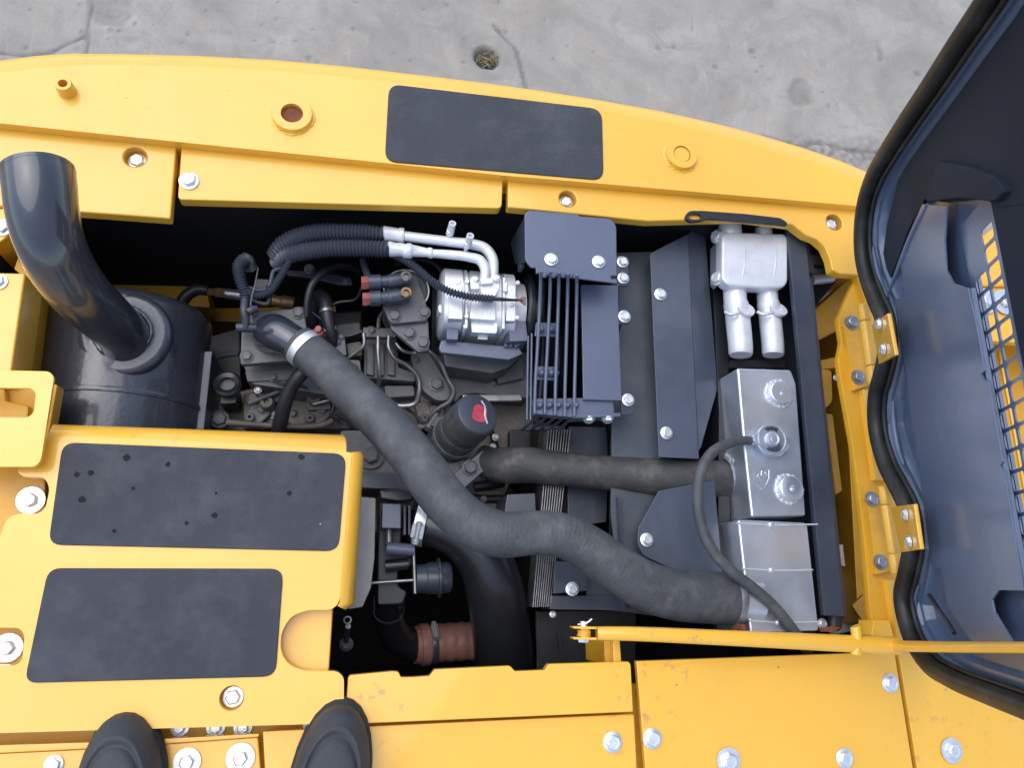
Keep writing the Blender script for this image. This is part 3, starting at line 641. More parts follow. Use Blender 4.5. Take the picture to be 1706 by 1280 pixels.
# filter head with the two quick couplings
FH = thing('fuel_filter_head', 'grey fuel filter head with two red-clipped couplings', 'filter head', P(680, 520, -.25))
c = P(677, 483, -.115); rr = msz(74, c) / 2
MB().lathe([(-.11, rr * .9), (-.012, rr * .9), (-.006, rr * 1.0), (0, rr * 1.0), (.002, rr * .94), (-.002, rr * .9), (-.003, rr * .3)], c, (.02, .12, 1), 40).build('filter_bowl', 'engine', FH, ang=45)
MB().lathe([(-.004, rr * 1.0), (-.004, rr * 1.035), (.002, rr * 1.03), (.002, rr * .98)], c, (.02, .12, 1), 40, True).build('bowl_rim', 'paintw', FH, ang=45)
fb = ep('mount_bracket', rnd([(636, 508), (660, 494), (668, 452), (694, 458), (710, 502), (713, 534), (652, 540)], 5), -.10, .018, 'engine', .003, FH)
fl = ep('mount_leg', rnd([(650, 538), (714, 533), (716, 584), (697, 587), (652, 549)], 4), -.112, .014, 'engine', .003, FH)
for x, y in ((657, 527), (706, 521)): bolt(x, y, -.10, 18, fb, m='engine')
for x, y in ((681, 556), (704, 572)): bolt(x, y, -.112, 19, fl, m='engine')
for y, bm_, e in ((467, 'engine', 0), (494, 'brass', 2)):
    q = hose('coupling', [(614 + e, y + 4, -.078, 26), (634, y + 3, -.078, 26), (635, y + 3, -.078, 21), (646, y + 2, -.078, 21), (647, y + 2, -.078, 24), (664, y, -.078, 24), (680, y - 2, -.08, 22)], 'dark', FH, k=3, seg=18)
    hose('clip', [(602 + e, y + 5, -.078, 24), (608 + e, y + 5, -.078, 24), (616 + e, y + 4, -.078, 22)], 'red', q, k=3, seg=6)
    c = P(676, y - 2, -.08); MB().lathe([(0, .0105), (.012, .0105), (.014, .009), (.014, .005), (.008, .004)], c, (0, 0, 1), 14).build('banjo_bolt', bm_, FH, ang=40)
    bolt(676, y - 2, -.066, 13, FH, m=bm_, flange=False)
hose('fuel_hose', [(604, 432, -.105, 11), (608, 446, -.10, 12), (615, 466, -.085, 12)], 'conduit', FH)
# fuel pump box with the steel lines
ep('line_bracket', rnd([(605, 545), (659, 547), (660, 562), (605, 561)], 2), -.165, .018, 'engine', .002)
bolt(618, 551, -.165, 12, EN, m='engine')
ep('pump_body', rnd([(606, 561), (661, 562), (664, 612), (692, 622), (692, 636), (606, 630)], 3), -.215, .1, 'engine', .004)
for x in (611, 628, 646): ep('pump_rib', [(x, 572), (x + 12, 572), (x + 12, 626), (x, 624)], -.207, .02, 'engine', .002)
FL = [[(630, 560, -.16, 7), (630, 590, -.165, 7), (632, 625, -.18, 7), (630, 642, -.2, 7), (620, 652, -.23, 7)],
      [(648, 560, -.16, 7), (648, 580, -.16, 7), (656, 595, -.165, 7), (680, 610, -.18, 7), (696, 628, -.19, 7), (698, 655, -.2, 8), (692, 672, -.21, 9), (672, 677, -.215, 10), (652, 675, -.22, 10)],
      [(700, 578, -.13, 6), (716, 586, -.13, 6), (732, 602, -.15, 6), (746, 632, -.17, 7), (756, 652, -.18, 8), (750, 668, -.19, 8), (732, 680, -.205, 8), (716, 694, -.22, 8)],
      [(606, 555, -.165, 7), (606, 575, -.17, 7), (592, 588, -.18, 7), (570, 602, -.19, 7)],
      [(660, 572, -.16, 6), (668, 582, -.16, 6), (690, 588, -.17, 6), (705, 584, -.16, 6)],
      [(630, 548, -.165, 7), (632, 530, -.17, 7), (640, 520, -.18, 7), (652, 518, -.19, 7)]]
for q in FL: hose('fuel_line', q, 'steel', EN, k=8, seg=10)
tl = ep('timing_cover', rnd([(684, 584), (716, 586), (742, 632), (753, 652), (748, 668), (728, 669), (704, 652), (690, 625)], 9), -.205, .03, 'engine', .004)
bolt(727, 641, -.205, 20, tl, m='engine'); bolt(692, 600, -.205, 11, tl, m='engine')
gp = ep('gear_case', rnd([(716, 592), (880, 586), (884, 664), (790, 655), (768, 658), (760, 672), (746, 660), (740, 630)], 8), -.235, .12, 'engine', .006)
bolt(779, 613, -.235, 18, gp, m='engine'); bolt(745, 622, -.235, 11, gp, m='engine')
ep('gear_case_flange', rnd([(770, 657), (868, 657), (871, 668), (772, 669)], 3), -.225, .012, 'steel', .002)
ep('pump_pulley_guard', rnd([(800, 720), (850, 690), (880, 690), (890, 760), (830, 790)], 6), -.36, .1, 'black', .004)
# coolant outlet: capped stub hose
ST = thing('capped_coolant_hose', 'short capped black hose stub with a red paint mark', 'hose', P(760, 730, -.25))
sp_ = [(744, 742, -.235, 74), (757, 728, -.20, 74), (768, 717, -.175, 76), (769, 716, -.173, 72), (776, 709, -.157, 72), (777, 708, -.155, 77), (790, 695, -.125, 77), (794, 691, -.117, 75)]
hose('hose_body', sp_, 'rubber', ST, k=3, seg=28)
c_, d_, r_ = along(sp_, 6); end = P(794, 691, -.117)
MB().lathe([(-.004, r_ * .96), (.004, r_ * .93), (.006, r_ * .84), (.0055, r_ * .3)], end, d_, 30).build('end_cap', 'conduit', ST, ang=50)
a_ = d_.orthogonal().normalized(); b__ = d_.cross(a_)
q0 = end + d_ * .0066 + (RGT * .001); u_ = (RGT - d_ * RGT.dot(d_)).normalized(); v_ = d_.cross(u_)
MB().prism([q0 + (u_ * x + v_ * y) for x, y in rnd([(-.014, -.016), (.013, -.018), (.017, .014), (-.008, .018)], .011)], -d_ * .0008).build('paint_mark', 'redmark', ST)
c_, d_, r_ = along(sp_, 1); clamp(c_, d_, r_, .008, ST, 'steel', (-.8, .6, .3))
bk = thing('angle_bracket', 'dark steel angle bracket with one bolt beside the capped hose', 'bracket', P(770, 800, -.3))
o = plate('arm', PP(rnd([(752, 795), (800, 752), (812, 750), (810, 782), (773, 815)], 3), -.185), .006, 'dark', bk)
bolt(783, 780, -.185, 22, bk, m='engine', washer=27)
plate('web', [P(812, 750, -.186), P(810, 782, -.186), P(824, 776, -.23), P(826, 748, -.23)], .004, 'dark', bk)
# dark clutter deeper down around the belt end
for q in ([(800, 760, -.3, 30), (830, 800, -.32, 28), (850, 830, -.33, 26)], [(790, 812, -.28, 16), (815, 808, -.28, 18), (838, 806, -.29, 14)], [(770, 828, -.3, 14), (810, 832, -.3, 14), (845, 832, -.3, 16)], [(815, 710, -.3, 8), (822, 730, -.29, 10), (826, 748, -.28, 12)]):
    hose('wiring_branch', q, 'hose', EN, seg=10)
hose('paint_drip', [(802, 668, -.105, 3), (808, 678, -.106, 2), (808, 692, -.108, 4), (812, 706, -.112, 3)], 'paintw', ST, seg=6)
bolt(826, 729, -.25, 10, EN, m='steel'); bolt(822, 745, -.25, 9, EN, m='steel'); bolt(806, 832, -.27, 9, EN, m='engine')

# wiring and hoses behind the inlet plate
WR = thing('wiring_harness', 'black ribbed wiring conduits looping over the inlet plate', 'wiring', P(430, 490, -.2))
cg = (.0045, .0022)
hose('conduit', [(410, 520, -.10, 16), (408, 490, -.09, 17), (400, 465, -.085, 18), (399, 442, -.085, 20), (409, 432, -.09, 20), (418, 446, -.11, 18)], 'conduit', WR, k=8, seg=12, corr=cg)
hose('conduit', [(412, 485, -.09, 12), (428, 492, -.085, 12), (448, 486, -.082, 12), (464, 466, -.08, 12), (478, 442, -.078, 11), (488, 420, -.075, 11)], 'conduit', WR, k=8, seg=12, corr=cg)
hose('conduit', [(414, 480, -.10, 9), (430, 484, -.10, 9), (446, 480, -.10, 9), (452, 466, -.10, 8), (456, 452, -.10, 8), (470, 446, -.10, 7)], 'conduit', WR, k=8, seg=10)
hose('conduit', [(416, 494, -.095, 9), (430, 504, -.095, 10), (446, 506, -.095, 9), (448, 490, -.095, 9), (446, 478, -.1, 9)], 'hose', WR, k=8, seg=10)
hose('cable', [(408, 500, -.09, 14), (407, 520, -.085, 14), (410, 536, -.09, 11), (409, 548, -.095, 9)], 'conduit', WR, seg=10)
hose('tape_wrap', [(413, 520, -.082, 13), (420, 516, -.082, 13), (428, 514, -.085, 11)], 'conduit', WR, seg=10)
hose('cable', [(510, 528, -.13, 9), (512, 500, -.12, 11), (520, 474, -.115, 12), (538, 454, -.12, 13), (560, 443, -.14, 13), (588, 446, -.17, 12), (600, 456, -.2, 12)], 'hose', WR, k=8, seg=12)
plate('connector_box', PP(rnd([(424, 464), (448, 465), (448, 482), (424, 482)], 2), -.115), .02, 'black', WR)
CB = hose('coolant_branch_hose', [(520, 545, -.22, 20), (523, 512, -.19, 22), (532, 494, -.17, 24), (541, 503, -.155, 24), (546, 530, -.15, 22), (553, 562, -.16, 18), (556, 585, -.19, 17)], 'hose', k=8, seg=16); tag(CB, 'bent black coolant hose with a metal band behind the inlet plate', 'hose')
c_, d_, r_ = along([(541, 503, -.155, 24), (544, 520, -.15, 23), (546, 530, -.15, 22)], 1); clamp(c_, d_, r_, .006, CB, 'steel')
c_, d_, r_ = along([(546, 530, -.15, 22), (550, 548, -.155, 20), (553, 562, -.16, 18)], 1); clamp(c_, d_, r_, .006, CB, 'zinc')
ep('lift_bracket', rnd([(552, 562), (574, 556), (578, 592), (560, 592)], 3), -.17, .01, 'engine', .002)
bolt(562, 570, -.17, 10, EN, m='engine'); bolt(568, 562, -.17, 9, EN, m='engine')
HF = thing('hydraulic_fitting', 'metal hydraulic fitting with black hose behind the muffler', 'fitting', P(360, 490, -.32))
hose('hose_end', [(298, 512, -.30, 20), (312, 492, -.29, 20), (330, 482, -.285, 20), (346, 484, -.285, 18)], 'hose', HF, seg=14)
hose('nut', [(346, 486, -.285, 13), (358, 487, -.285, 13), (359, 487, -.285, 17), (376, 489, -.285, 17)], 'brass', HF, k=1, seg=6)
hose('ferrule', [(376, 489, -.285, 18), (392, 491, -.285, 19), (406, 493, -.285, 19)], 'steel', HF, k=3, seg=16)
hose('valve', [(452, 500, -.28, 20), (468, 503, -.28, 20), (470, 503, -.28, 24), (490, 506, -.28, 22)], 'brass', HF, k=2, seg=12)
RB = thing('rocker_link', 'thin dark steel link arm with a bolt under the ribbed hoses', 'link arm', P(540, 460, -.25))
plate('arm', PP(rnd([(478, 450), (530, 452), (584, 462), (588, 474), (566, 474), (520, 463), (478, 458)], 3), -.2), .01, 'dark', RB)
bolt(516, 449, -.2, 14, RB, m='engine', washer=18); bolt(575, 470, -.2, 9, RB, m='engine')
ep('rear_casting', rnd([(345, 560), (400, 545), (402, 640), (350, 650)], 6), -.36, .15, 'black', .004)
ep('valve_cover', rnd([(520, 520), (604, 515), (606, 600), (526, 606)], 8), -.27, .1, 'black', .008)
ep('rear_cover', rnd([(720, 480), (740, 470), (745, 600), (718, 598)], 4), -.27, .1, 'black', .006)

# small fittings, clips and wires crowding the head
for q in ([(540, 520, -.16, 5), (560, 505, -.15, 5), (590, 500, -.14, 5), (604, 478, -.10, 5)], [(455, 632, -.17, 5), (470, 640, -.175, 5), (500, 642, -.18, 5), (530, 660, -.2, 5)], [(548, 660, -.2, 6), (556, 676, -.205, 7), (552, 692, -.21, 6), (566, 704, -.22, 5)],
          [(560, 690, -.21, 6), (580, 702, -.215, 6), (594, 716, -.22, 5)], [(520, 520, -.15, 4), (545, 540, -.16, 4), (575, 560, -.17, 4), (604, 552, -.165, 4)], [(420, 540, -.09, 3), (418, 505, -.08, 3), (426, 470, -.08, 3), (430, 446, -.09, 2)],
          [(640, 660, -.22, 5), (660, 672, -.225, 5), (690, 690, -.23, 5), (706, 706, -.23, 6)], [(352, 600, -.26, 10), (372, 592, -.25, 10), (398, 590, -.24, 8)], [(560, 610, -.18, 5), (582, 622, -.18, 5), (606, 632, -.19, 5)], [(660, 440, -.2, 8), (690, 432, -.22, 9), (730, 446, -.24, 9), (742, 470, -.25, 9)]):
    hose('thin_wire', q, random.choice(('hose', 'engine', 'conduit')), EN, k=6, seg=8)
for x, y, z, w_ in ((455, 690, -.262, 13), (488, 690, -.262, 12), (570, 650, -.262, 12), (640, 700, -.262, 14), (655, 660, -.262, 11), (560, 625, -.185, 10), (590, 612, -.185, 11), (455, 630, -.18, 11), (430, 650, -.2, 10), (505, 650, -.2, 9), (760, 590, -.235, 10), (850, 610, -.235, 14), (820, 640, -.235, 12), (700, 810, -.208, 10), (590, 800, -.208, 11), (668, 730, -.215, 12)):
    bolt(x, y, z, w_, EN, m=random.choice(('engine', 'engine', 'steel')))
for q, z, th, m_ in (([(366, 652), (394, 652), (394, 672), (366, 674)], -.22, .06, 'black'), ([(576, 572), (602, 568), (604, 592), (580, 596)], -.19, .06, 'dirty'), ([(536, 600), (558, 598), (560, 622), (540, 624)], -.165, .05, 'engine'), ([(508, 655), (548, 655), (552, 682), (512, 684)], -.235, .04, 'dirty'), ([(640, 642), (690, 642), (692, 660), (642, 664)], -.23, .04, 'engine'), ([(690, 672), (712, 668), (722, 700), (700, 712)], -.24, .04, 'dirty'), ([(820, 596), (872, 594), (874, 630), (830, 640)], -.22, .05, 'engine'), ([(560, 540), (600, 536), (602, 556), (562, 560)], -.22, .06, 'engine'), ([(430, 656), (470, 652), (472, 668), (436, 672)], -.235, .03, 'engine')):
    ep('casting', rnd(q, 4), z, th, m_, .004)
for x, y in ((524, 664), (444, 670), (600, 668)):
    p = P(x, y, -.225); MB().lathe([(-.03, .013), (0, .013), (.004, .010), (.004, .005), (-.002, .004)], p, (0, 0, 1), 18).build('plug', 'dirty', EN, ang=40)
# ================================================================== turbo side
TB = thing('turbocharger', 'black turbo intake housing with actuator can and beige end plate', 'turbocharger', P(660, 920, -.4))
ep('end_plate', rnd([(606, 828), (626, 830), (624, 935), (618, 985), (604, 1012), (588, 1014), (590, 900)], 3), -.10, .04, 'foam2', .003, TB) if False else None
M['beige'] = mat('beige_casting', (.34, .325, .30), .6, var=.12, vscale=20, bump=.3, bscale=200)
ep('end_plate', rnd([(600, 828), (626, 830), (624, 930), (618, 980), (604, 1012), (580, 1016), (580, 830)], 3), -.115, .05, 'beige', .003, TB)
ep('housing', rnd([(632, 822), (660, 812), (690, 818), (692, 850), (672, 860), (668, 920), (690, 930), (688, 944), (664, 950), (664, 978), (680, 985), (672, 1008), (628, 1010), (628, 930)], 8), -.19, .12, 'black', .01, TB)
ep('inlet_cap', rnd([(632, 816), (668, 812), (690, 816), (690, 832), (664, 836), (632, 832)], 6), -.15, .06, 'duct', .006, TB)
ep('label_block', rnd([(637, 839), (668, 840), (668, 881), (636, 880)], 2), -.135, .05, 'guard', .002, TB)
for x in (672, 680): ep('rib', rnd([(x, 842), (x + 5, 842), (x + 5, 892), (x, 892)], 2), -.15, .05, 'dark', .002, TB)
MB().lathe([(-.012, .026), (-.010, .036), (0, .036), (.014, .032)], P(698, 869, -.17), (1, -.25, -.1), 26).build('compressor_mouth', 'duct', TB, ang=45)
hose('nipple', [(644, 914, -.145, 21), (690, 917, -.145, 20)], 'guard', TB, k=2, seg=14)
hose('nipple', [(648, 884, -.155, 12), (648, 908, -.15, 13)], 'steel', TB, k=2, seg=10)
hose('nipple', [(642, 944, -.17, 20), (680, 940, -.17, 20)], 'duct', TB, k=2, seg=14)
ac = P(692, 965, -.165); ad = (P(752, 962, -.165) - ac).normalized(); ar = msz(50, ac) / 2; al = msz(60, ac)
MB().lathe([(0, ar * .6), (al * .02, ar * .92), (al * .3, ar * .95), (al * .32, ar * 1.03), (al * .6, ar * 1.05), (al * .62, ar * 1.3), (al * .68, ar * 1.3), (al * .70, ar * 1.05), (al * .93, ar * 1.0), (al, ar * .85), (al * 1.02, ar * .4)], ac, ad, 30).build('actuator_can', 'dark', TB, ang=40)
plate('actuator_bracket', [P(687, 905, -.14), P(691, 905, -.14), P(694, 990, -.15), P(690, 990, -.15)], .03, 'steel', TB, bevel=.001)
hose('actuator_rod', [(618, 972, -.17, 6), (690, 967, -.165, 6)], 'steel', TB, k=2, seg=8)
dp = [(648, 985, -.24, 44), (648, 1010, -.27, 48), (650, 1036, -.30, 52), (664, 1062, -.33, 54), (692, 1076, -.345, 52), (710, 1076, -.35, 50)]
hose('down_pipe', dp, 'duct', TB, k=8, seg=22)
for yy_ in (1003, 1018):
    c_, d_, r_ = along([(648, yy_ - 6, -.262, 47), (648, yy_, -.27, 48), (649, yy_ + 6, -.28, 49)], 1); clamp(c_, d_, r_, .006, TB, 'dark')
SH = thing('silicone_hose', 'short ribbed brown silicone hose with a worm clamp', 'hose', P(740, 1070, -.45))
sh = [(690, 1076, -.345, 60), (706, 1075, -.348, 64), (730, 1072, -.35, 62), (760, 1070, -.352, 62), (800, 1068, -.355, 62)]
hose('hose_body', sh, 'orange', SH, k=8, seg=24, corr=(.02, .0014))
c_, d_, r_ = along(sh, 1); clamp(c_, d_, r_, .016, SH, 'orange')
c_, d_, r_ = along([(712, 1074, -.348, 66), (720, 1073, -.349, 66), (730, 1072, -.35, 66)], 1)
clamp(c_, d_, r_ * .98, .010, SH, 'dark', (.1, .75, 1), 'zinc')
DU = thing('intake_duct', 'broad smooth black plastic intake duct bending down into the bay', 'duct', P(830, 1050, -.6))
du = [(703, 870, -.17, 76), (725, 874, -.165, 78), (765, 890, -.16, 84), (802, 925, -.165, 92), (822, 975, -.18, 96), (832, 1030, -.21, 98), (838, 1080, -.25, 98), (842, 1140, -.33, 98), (842, 1200, -.45, 98)]
hose('duct_body', du, 'duct', DU, k=9, seg=30)
c_, d_, r_ = along([(698, 869, -.169, 78), (703, 870, -.168, 78), (712, 872, -.167, 78)], 1); clamp(c_, d_, r_ * .98, .018, DU, 'zinc', (-.1, -.5, 1), 'zinc')
PBt = thing('hanging_eye_bolt', 'small eye bolt hanging in the dark beside the step cover', 'bolt', P(578, 1060, -.3))
hose('shank', [(580, 1044, -.12, 9), (578, 1056, -.16, 9), (577, 1068, -.2, 10)], 'steel', PBt, seg=10)
c = P(579, 1034, -.1); MB().lathe([(-.0015, .0042), (-.0015, .0062), (.0015, .0062), (.0015, .0042)], c, (0, .3, 1), 18, True).build('eye', 'steel', PBt)
bolt(577, 1074, -.21, 18, PBt, m='engine')

# ================================================================== big grey hose over the engine
BH = thing('charge_air_hose', 'long thick grey rubber hose snaking diagonally across the engine', 'hose', P(800, 870, -.15))
bh = [(496, 571, -.085, 62), (534, 602, -.076, 67), (586, 653, -.058, 72), (650, 716, -.036, 76), (706, 784, -.02, 77), (740, 832, -.012, 78), (782, 870, -.006, 78), (830, 890, 0, 77), (890, 888, 0, 73), (935, 892, -.002, 74), (980, 914, -.008, 76), (1030, 950, -.016, 79), (1080, 978, -.026, 82), (1130, 992, -.036, 84), (1180, 996, -.045, 85), (1224, 999, -.05, 86)]
hose('hose_body', bh, 'rubber', BH, k=9, seg=30, corr=(.0065, .00016), lump=.005)
c_, d_, r_ = along([(500, 574, -.084, 62), (508, 581, -.082, 63), (516, 588, -.080, 64)], 1)
clamp(c_, d_, r_, .014, BH, 'zinc', (.75, .55, .2), 'red')
c_, d_, r_ = along([(1206, 998, -.049, 85), (1219, 999, -.05, 85), (1228, 999, -.05, 85)], 1)
clamp(c_, d_, r_ * 1.0, .011, BH, 'steel', (-.1, -1, .35), 'rust')
# ================================================================== radiator top hose
TH = thing('radiator_hose', 'dusty grey rubber hose running straight to the radiator tank', 'hose', P(1000, 790, -.2))
th = [(800, 766, -.215, 50), (822, 774, -.20, 56), (850, 776, -.18, 61), (878, 775, -.165, 60), (915, 779, -.15, 57), (970, 785, -.138, 56), (1030, 790, -.13, 58), (1100, 796, -.122, 63), (1160, 800, -.118, 65), (1215, 800, -.115, 65), (1240, 800, -.115, 65)]
hose('hose_body', th, 'hose2', TH, k=9, seg=26, lump=.012)
c_, d_, r_ = along([(1204, 798, -.115, 62), (1212, 797, -.115, 64), (1222, 797, -.115, 62)], 1)
clamp(c_, d_, r_, .014, TH, 'steel', (-.1, .85, .6), 'zinc')
# ================================================================== air-conditioning compressor and its hoses
CP = thing('compressor', 'bright cast aluminium air-conditioning compressor on a dark bracket', 'compressor', P(805, 530, -.3))
cc = P(808, 515, -.12); X = Vector((1, 0, 0)); ax_ = (X + Vector((0, -.03, 0))).normalized(); R0 = .062
x0_ = (P(740, 520, -.06).x - cc.x); x1_ = (P(880, 520, -.06).x - cc.x)
def sx(px): return P(px, 520, -.06).x - cc.x
def boxy(prof, name, m):
    V, F, n = [], [], 48
    for t, r, sq in prof:
        for k in range(n):
            q = 2 * math.pi * k / n; cs, sn = math.cos(q), math.sin(q); e = (abs(cs) ** sq + abs(sn) ** sq) ** (-1 / sq)
            V.append(cc + ax_ * t + Vector((0, cs, sn)) * r * e)
    F = [(i * n + k, i * n + (k + 1) % n, (i + 1) * n + (k + 1) % n, (i + 1) * n + k) for i in range(len(prof) - 1) for k in range(n)] + [tuple(range(n)), tuple(range((len(prof) - 1) * n, len(prof) * n))]
    return MB().add(V, F).build(name, m, CP, ang=32)
q_ = R0 * .93
boxy([(sx(735), q_ * .5, 2.4), (sx(736.5), q_ * .9, 3), (sx(741), q_ * .99, 3.6), (sx(771), q_ * 1.0, 3.6), (sx(772), q_ * .93, 3), (sx(774), q_ * .93, 3), (sx(775), q_ * 1.03, 3), (sx(780), q_ * 1.03, 3), (sx(781), q_ * .95, 3.2), (sx(784), q_ * .95, 3.4), (sx(786), q_ * 1.0, 3.6), (sx(836), q_ * 1.0, 3.6), (sx(838), q_ * .96, 3), (sx(841), q_ * .96, 3), (sx(842), q_ * 1.04, 3), (sx(860), q_ * 1.04, 3), (sx(861), q_ * .9, 2.2), (sx(880), q_ * .88, 2)], 'body', 'cast')
MB().lathe([(sx(881), R0 * .3), (sx(882), R0 * .8), (sx(885), R0 * 1.12), (sx(890), R0 * 1.12), (sx(892), R0 * .95), (sx(897), R0 * .95), (sx(899), R0 * 1.12), (sx(903), R0 * 1.12), (sx(905), R0 * .3)], cc, ax_, 36).build('clutch_pulley', 'black', CP, ang=35)
# machined flats and lugs on top
def cpl(name, pts, z, th, m='cast', b=.003): return plate(name, PP(pts, z), th, m, CP, bevel=b)
cpl('top_flat', rnd([(749, 472), (771, 474), (771, 532), (747, 531)], 2), -.056, .02)
cpl('top_flat', rnd([(786, 500), (826, 502), (826, 534), (782, 531)], 2), -.0565, .02)
cpl('top_flat', rnd([(846, 475), (860, 476), (859, 535), (843, 535)], 2), -.056, .02)
cpl('lug', rnd([(783, 461), (800, 462), (800, 482), (784, 482)], 4), -.05, .05); bolt(792, 466, -.05, 9, CP, m='cast')
cpl('lug', rnd([(754, 464), (768, 465), (768, 474), (753, 473)], 3), -.058, .04)
mh = cpl('port_block', rnd([(800, 466), (832, 462), (834, 480), (826, 494), (802, 492)], 4), -.032, .05, 'paintw')
cpl('port_block', rnd([(800, 464), (822, 462), (822, 472), (802, 474)], 3), -.024, .03, 'paintw'); bolt(828, 464, -.028, 9, CP, m='cast')
bolt(852, 508, -.056, 8, CP, m='cast', flange=False)
for x in (776, 838): cpl('flange_rib', rnd([(x, 462), (x + 4, 462), (x + 3, 548), (x - 1, 548)], 1), -.0545, .03)
for x, y in ((778, 470), (777, 528), (775, 545), (862, 472), (861, 530)): bolt(x, y, -.054, 8, CP, m='cast', flange=False)
cpl('lug', rnd([(838, 470), (846, 470), (846, 486), (838, 486)], 2), -.052, .04)
cpl('side_lug', rnd([(730, 508), (738, 506), (738, 522), (731, 520)], 3), -.075, .03)
cpl('lower_boss', rnd([(784, 534), (830, 536), (828, 556), (786, 554)], 3), -.069, .02)
for y, s in ((535, 'IC.T'), (542, '10S-E'), (549, '12PEI')):
    cu = bpy.data.curves.new('cast_lettering', 'FONT'); cu.body = s; cu.size = .0088; cu.extrude = .0008; cu.align_x = 'CENTER'; cu.align_y = 'CENTER'
    to = bpy.data.objects.new('cast_lettering', cu); COL.objects.link(to)
    dg = bpy.context.evaluated_depsgraph_get(); me = bpy.data.meshes.new_from_object(to.evaluated_get(dg)); bpy.data.objects.remove(to)
    t = bpy.data.objects.new('cast_lettering', me); COL.objects.link(t); me.materials.append(M['cord']); t.parent = CP; pass
    p = P(803, y, -.075); rel = p - cc; ang_ = math.acos(max(-1, min(1, -rel.y / (R0 * .97)))) if True else 0
    th_ = math.atan2(-(rel.y), rel.z + .0); n_ = Vector((0, -math.sin(th_), math.cos(th_)))
    pos = Vector((p.x, cc.y, cc.z)) + n_ * (q_ * (abs(n_.y) ** 3.6 + abs(n_.z) ** 3.6) ** (-1 / 3.6) + .0006)
    up = n_.cross(Vector((1, 0, 0)))
    t.location = pos - ORG[CP]; t.rotation_euler = Matrix((Vector((1, 0, 0)), up, n_)).transposed().to_euler()
CBk = thing('compressor_bracket', 'dark welded steel cradle under the aluminium compressor', 'bracket', P(805, 580, -.3))
plate('shelf', PP([(735, 566), (865, 578), (872, 590), (848, 600), (735, 588), (731, 580)], -.10), .012, 'guard', CBk)
plate('upright', PP(rnd([(745, 531), (764, 532), (763, 566), (744, 565)], 1), -.084), .05, 'guard', CBk, bevel=.002)
plate('upright', PP(rnd([(846, 534), (876, 535), (880, 568), (850, 569)], 1), -.078), .05, 'guard', CBk, bevel=.002)
plate('upright', [P(838, 540, -.09), P(846, 534, -.078), P(850, 569, -.078), P(842, 572, -.09)], .02, 'guard', CBk, bevel=.001)
plate('brace', PP([(738, 588), (868, 592), (848, 612), (820, 622), (742, 610)], -.16), .06, 'engine', CBk)
plate('label', PP([(797, 556), (813, 557), (812, 566), (796, 565)], -.088), .002, 'cast', CBk, bevel=0)
for k in range(7):
    p = P(844 + k * 4 + random.uniform(-1, 1), 573 + random.uniform(-3, 4), -.096); MB().lathe([(-.004, .003), (.001, .004), (.003, .002)], p, (0, 0, 1), 8).build('weld_blob', 'guard', CBk)
CG = (.0058, .0024)
def aircon(label, hp, fit, pipe, valve):
    t = thing('air_conditioning_hose', label, 'hose', P(hp[-1][0], hp[-1][1], -.2), 'air-conditioning hoses')
    hose('ribbed_hose', hp, 'conduit', t, k=8, seg=20, corr=CG)
    f = hose('crimp_fitting', fit, 'paintw', t, k=2, seg=20)
    pp = hose('pipe', pipe, 'paintw', t, k=8, seg=18)
    x, y, z = valve
    a = P(x, y, z); MB().lathe([(-.004, .004), (.006, .004), (.007, .0066), (.016, .0066), (.017, .005), (.019, .005), (.02, .0064), (.034, .006), (.034, .0042), (.028, .004)], a, (.06, .25, 1), 16).build('service_valve', 'paintw', t, ang=40)
    return t
aircon('rear ribbed hose and silver pipe leading to the compressor', [(458, 428, -.10, 28), (470, 411, -.085, 30), (495, 396, -.07, 30), (530, 388, -.06, 29), (570, 387, -.055, 28), (612, 388, -.052, 27), (630, 389, -.05, 24), (642, 390, -.05, 23)],
       [(638, 390, -.05, 22), (640, 390, -.05, 27), (650, 390, -.05, 24), (664, 392, -.05, 23), (666, 392, -.05, 26), (672, 393, -.05, 26), (673, 393, -.05, 20)],
       [(670, 393, -.05, 17), (710, 398, -.048, 17), (760, 404, -.045, 17), (786, 407, -.043, 18), (808, 414, -.042, 18), (820, 430, -.042, 18), (822, 450, -.042, 17), (821, 468, -.043, 17)], (748, 394, -.045))
aircon('front ribbed hose and silver pipe leading to the compressor', [(462, 438, -.11, 26), (476, 426, -.085, 28), (505, 419, -.07, 28), (545, 414, -.06, 28), (585, 413, -.055, 28), (625, 414, -.05, 27), (640, 415, -.048, 26), (652, 416, -.047, 22)],
       [(646, 415, -.047, 21), (648, 415, -.047, 26), (658, 416, -.047, 23), (674, 417, -.047, 22), (676, 418, -.047, 26), (684, 418, -.047, 26), (688, 418, -.047, 20), (712, 421, -.046, 15), (714, 421, -.046, 18), (719, 422, -.046, 18), (721, 422, -.046, 15)],
       [(716, 422, -.046, 14), (745, 424, -.044, 15), (780, 428, -.04, 16), (800, 434, -.038, 17), (808, 448, -.036, 17), (808, 462, -.034, 17), (806, 476, -.035, 17)], (777, 414, -.038))
WC = hose('compressor_cable', [(652, 424, -.06, 9), (668, 430, -.055, 11), (690, 444, -.05, 12), (715, 466, -.042, 12), (745, 484, -.036, 12), (780, 494, -.034, 12), (820, 498, -.035, 12)], 'conduit', k=9, seg=12, corr=(.0052, .0026)); tag(WC, 'black ribbed cable conduit draped over the compressor', 'cable')
hose('bare_cable', [(818, 498, -.035, 7), (836, 499, -.036, 7), (852, 500, -.04, 5), (870, 500, -.05, 4)], 'hose', WC, seg=8)
for k in range(4):
    hose('lead', [(864, 499 + k * .5, -.045, 2.2), (870, 496 + k * 3, -.042, 2.2), (876, 497 + k * 4, -.048, 2.2)], 'red' if k != 2 else 'black', WC, seg=6)

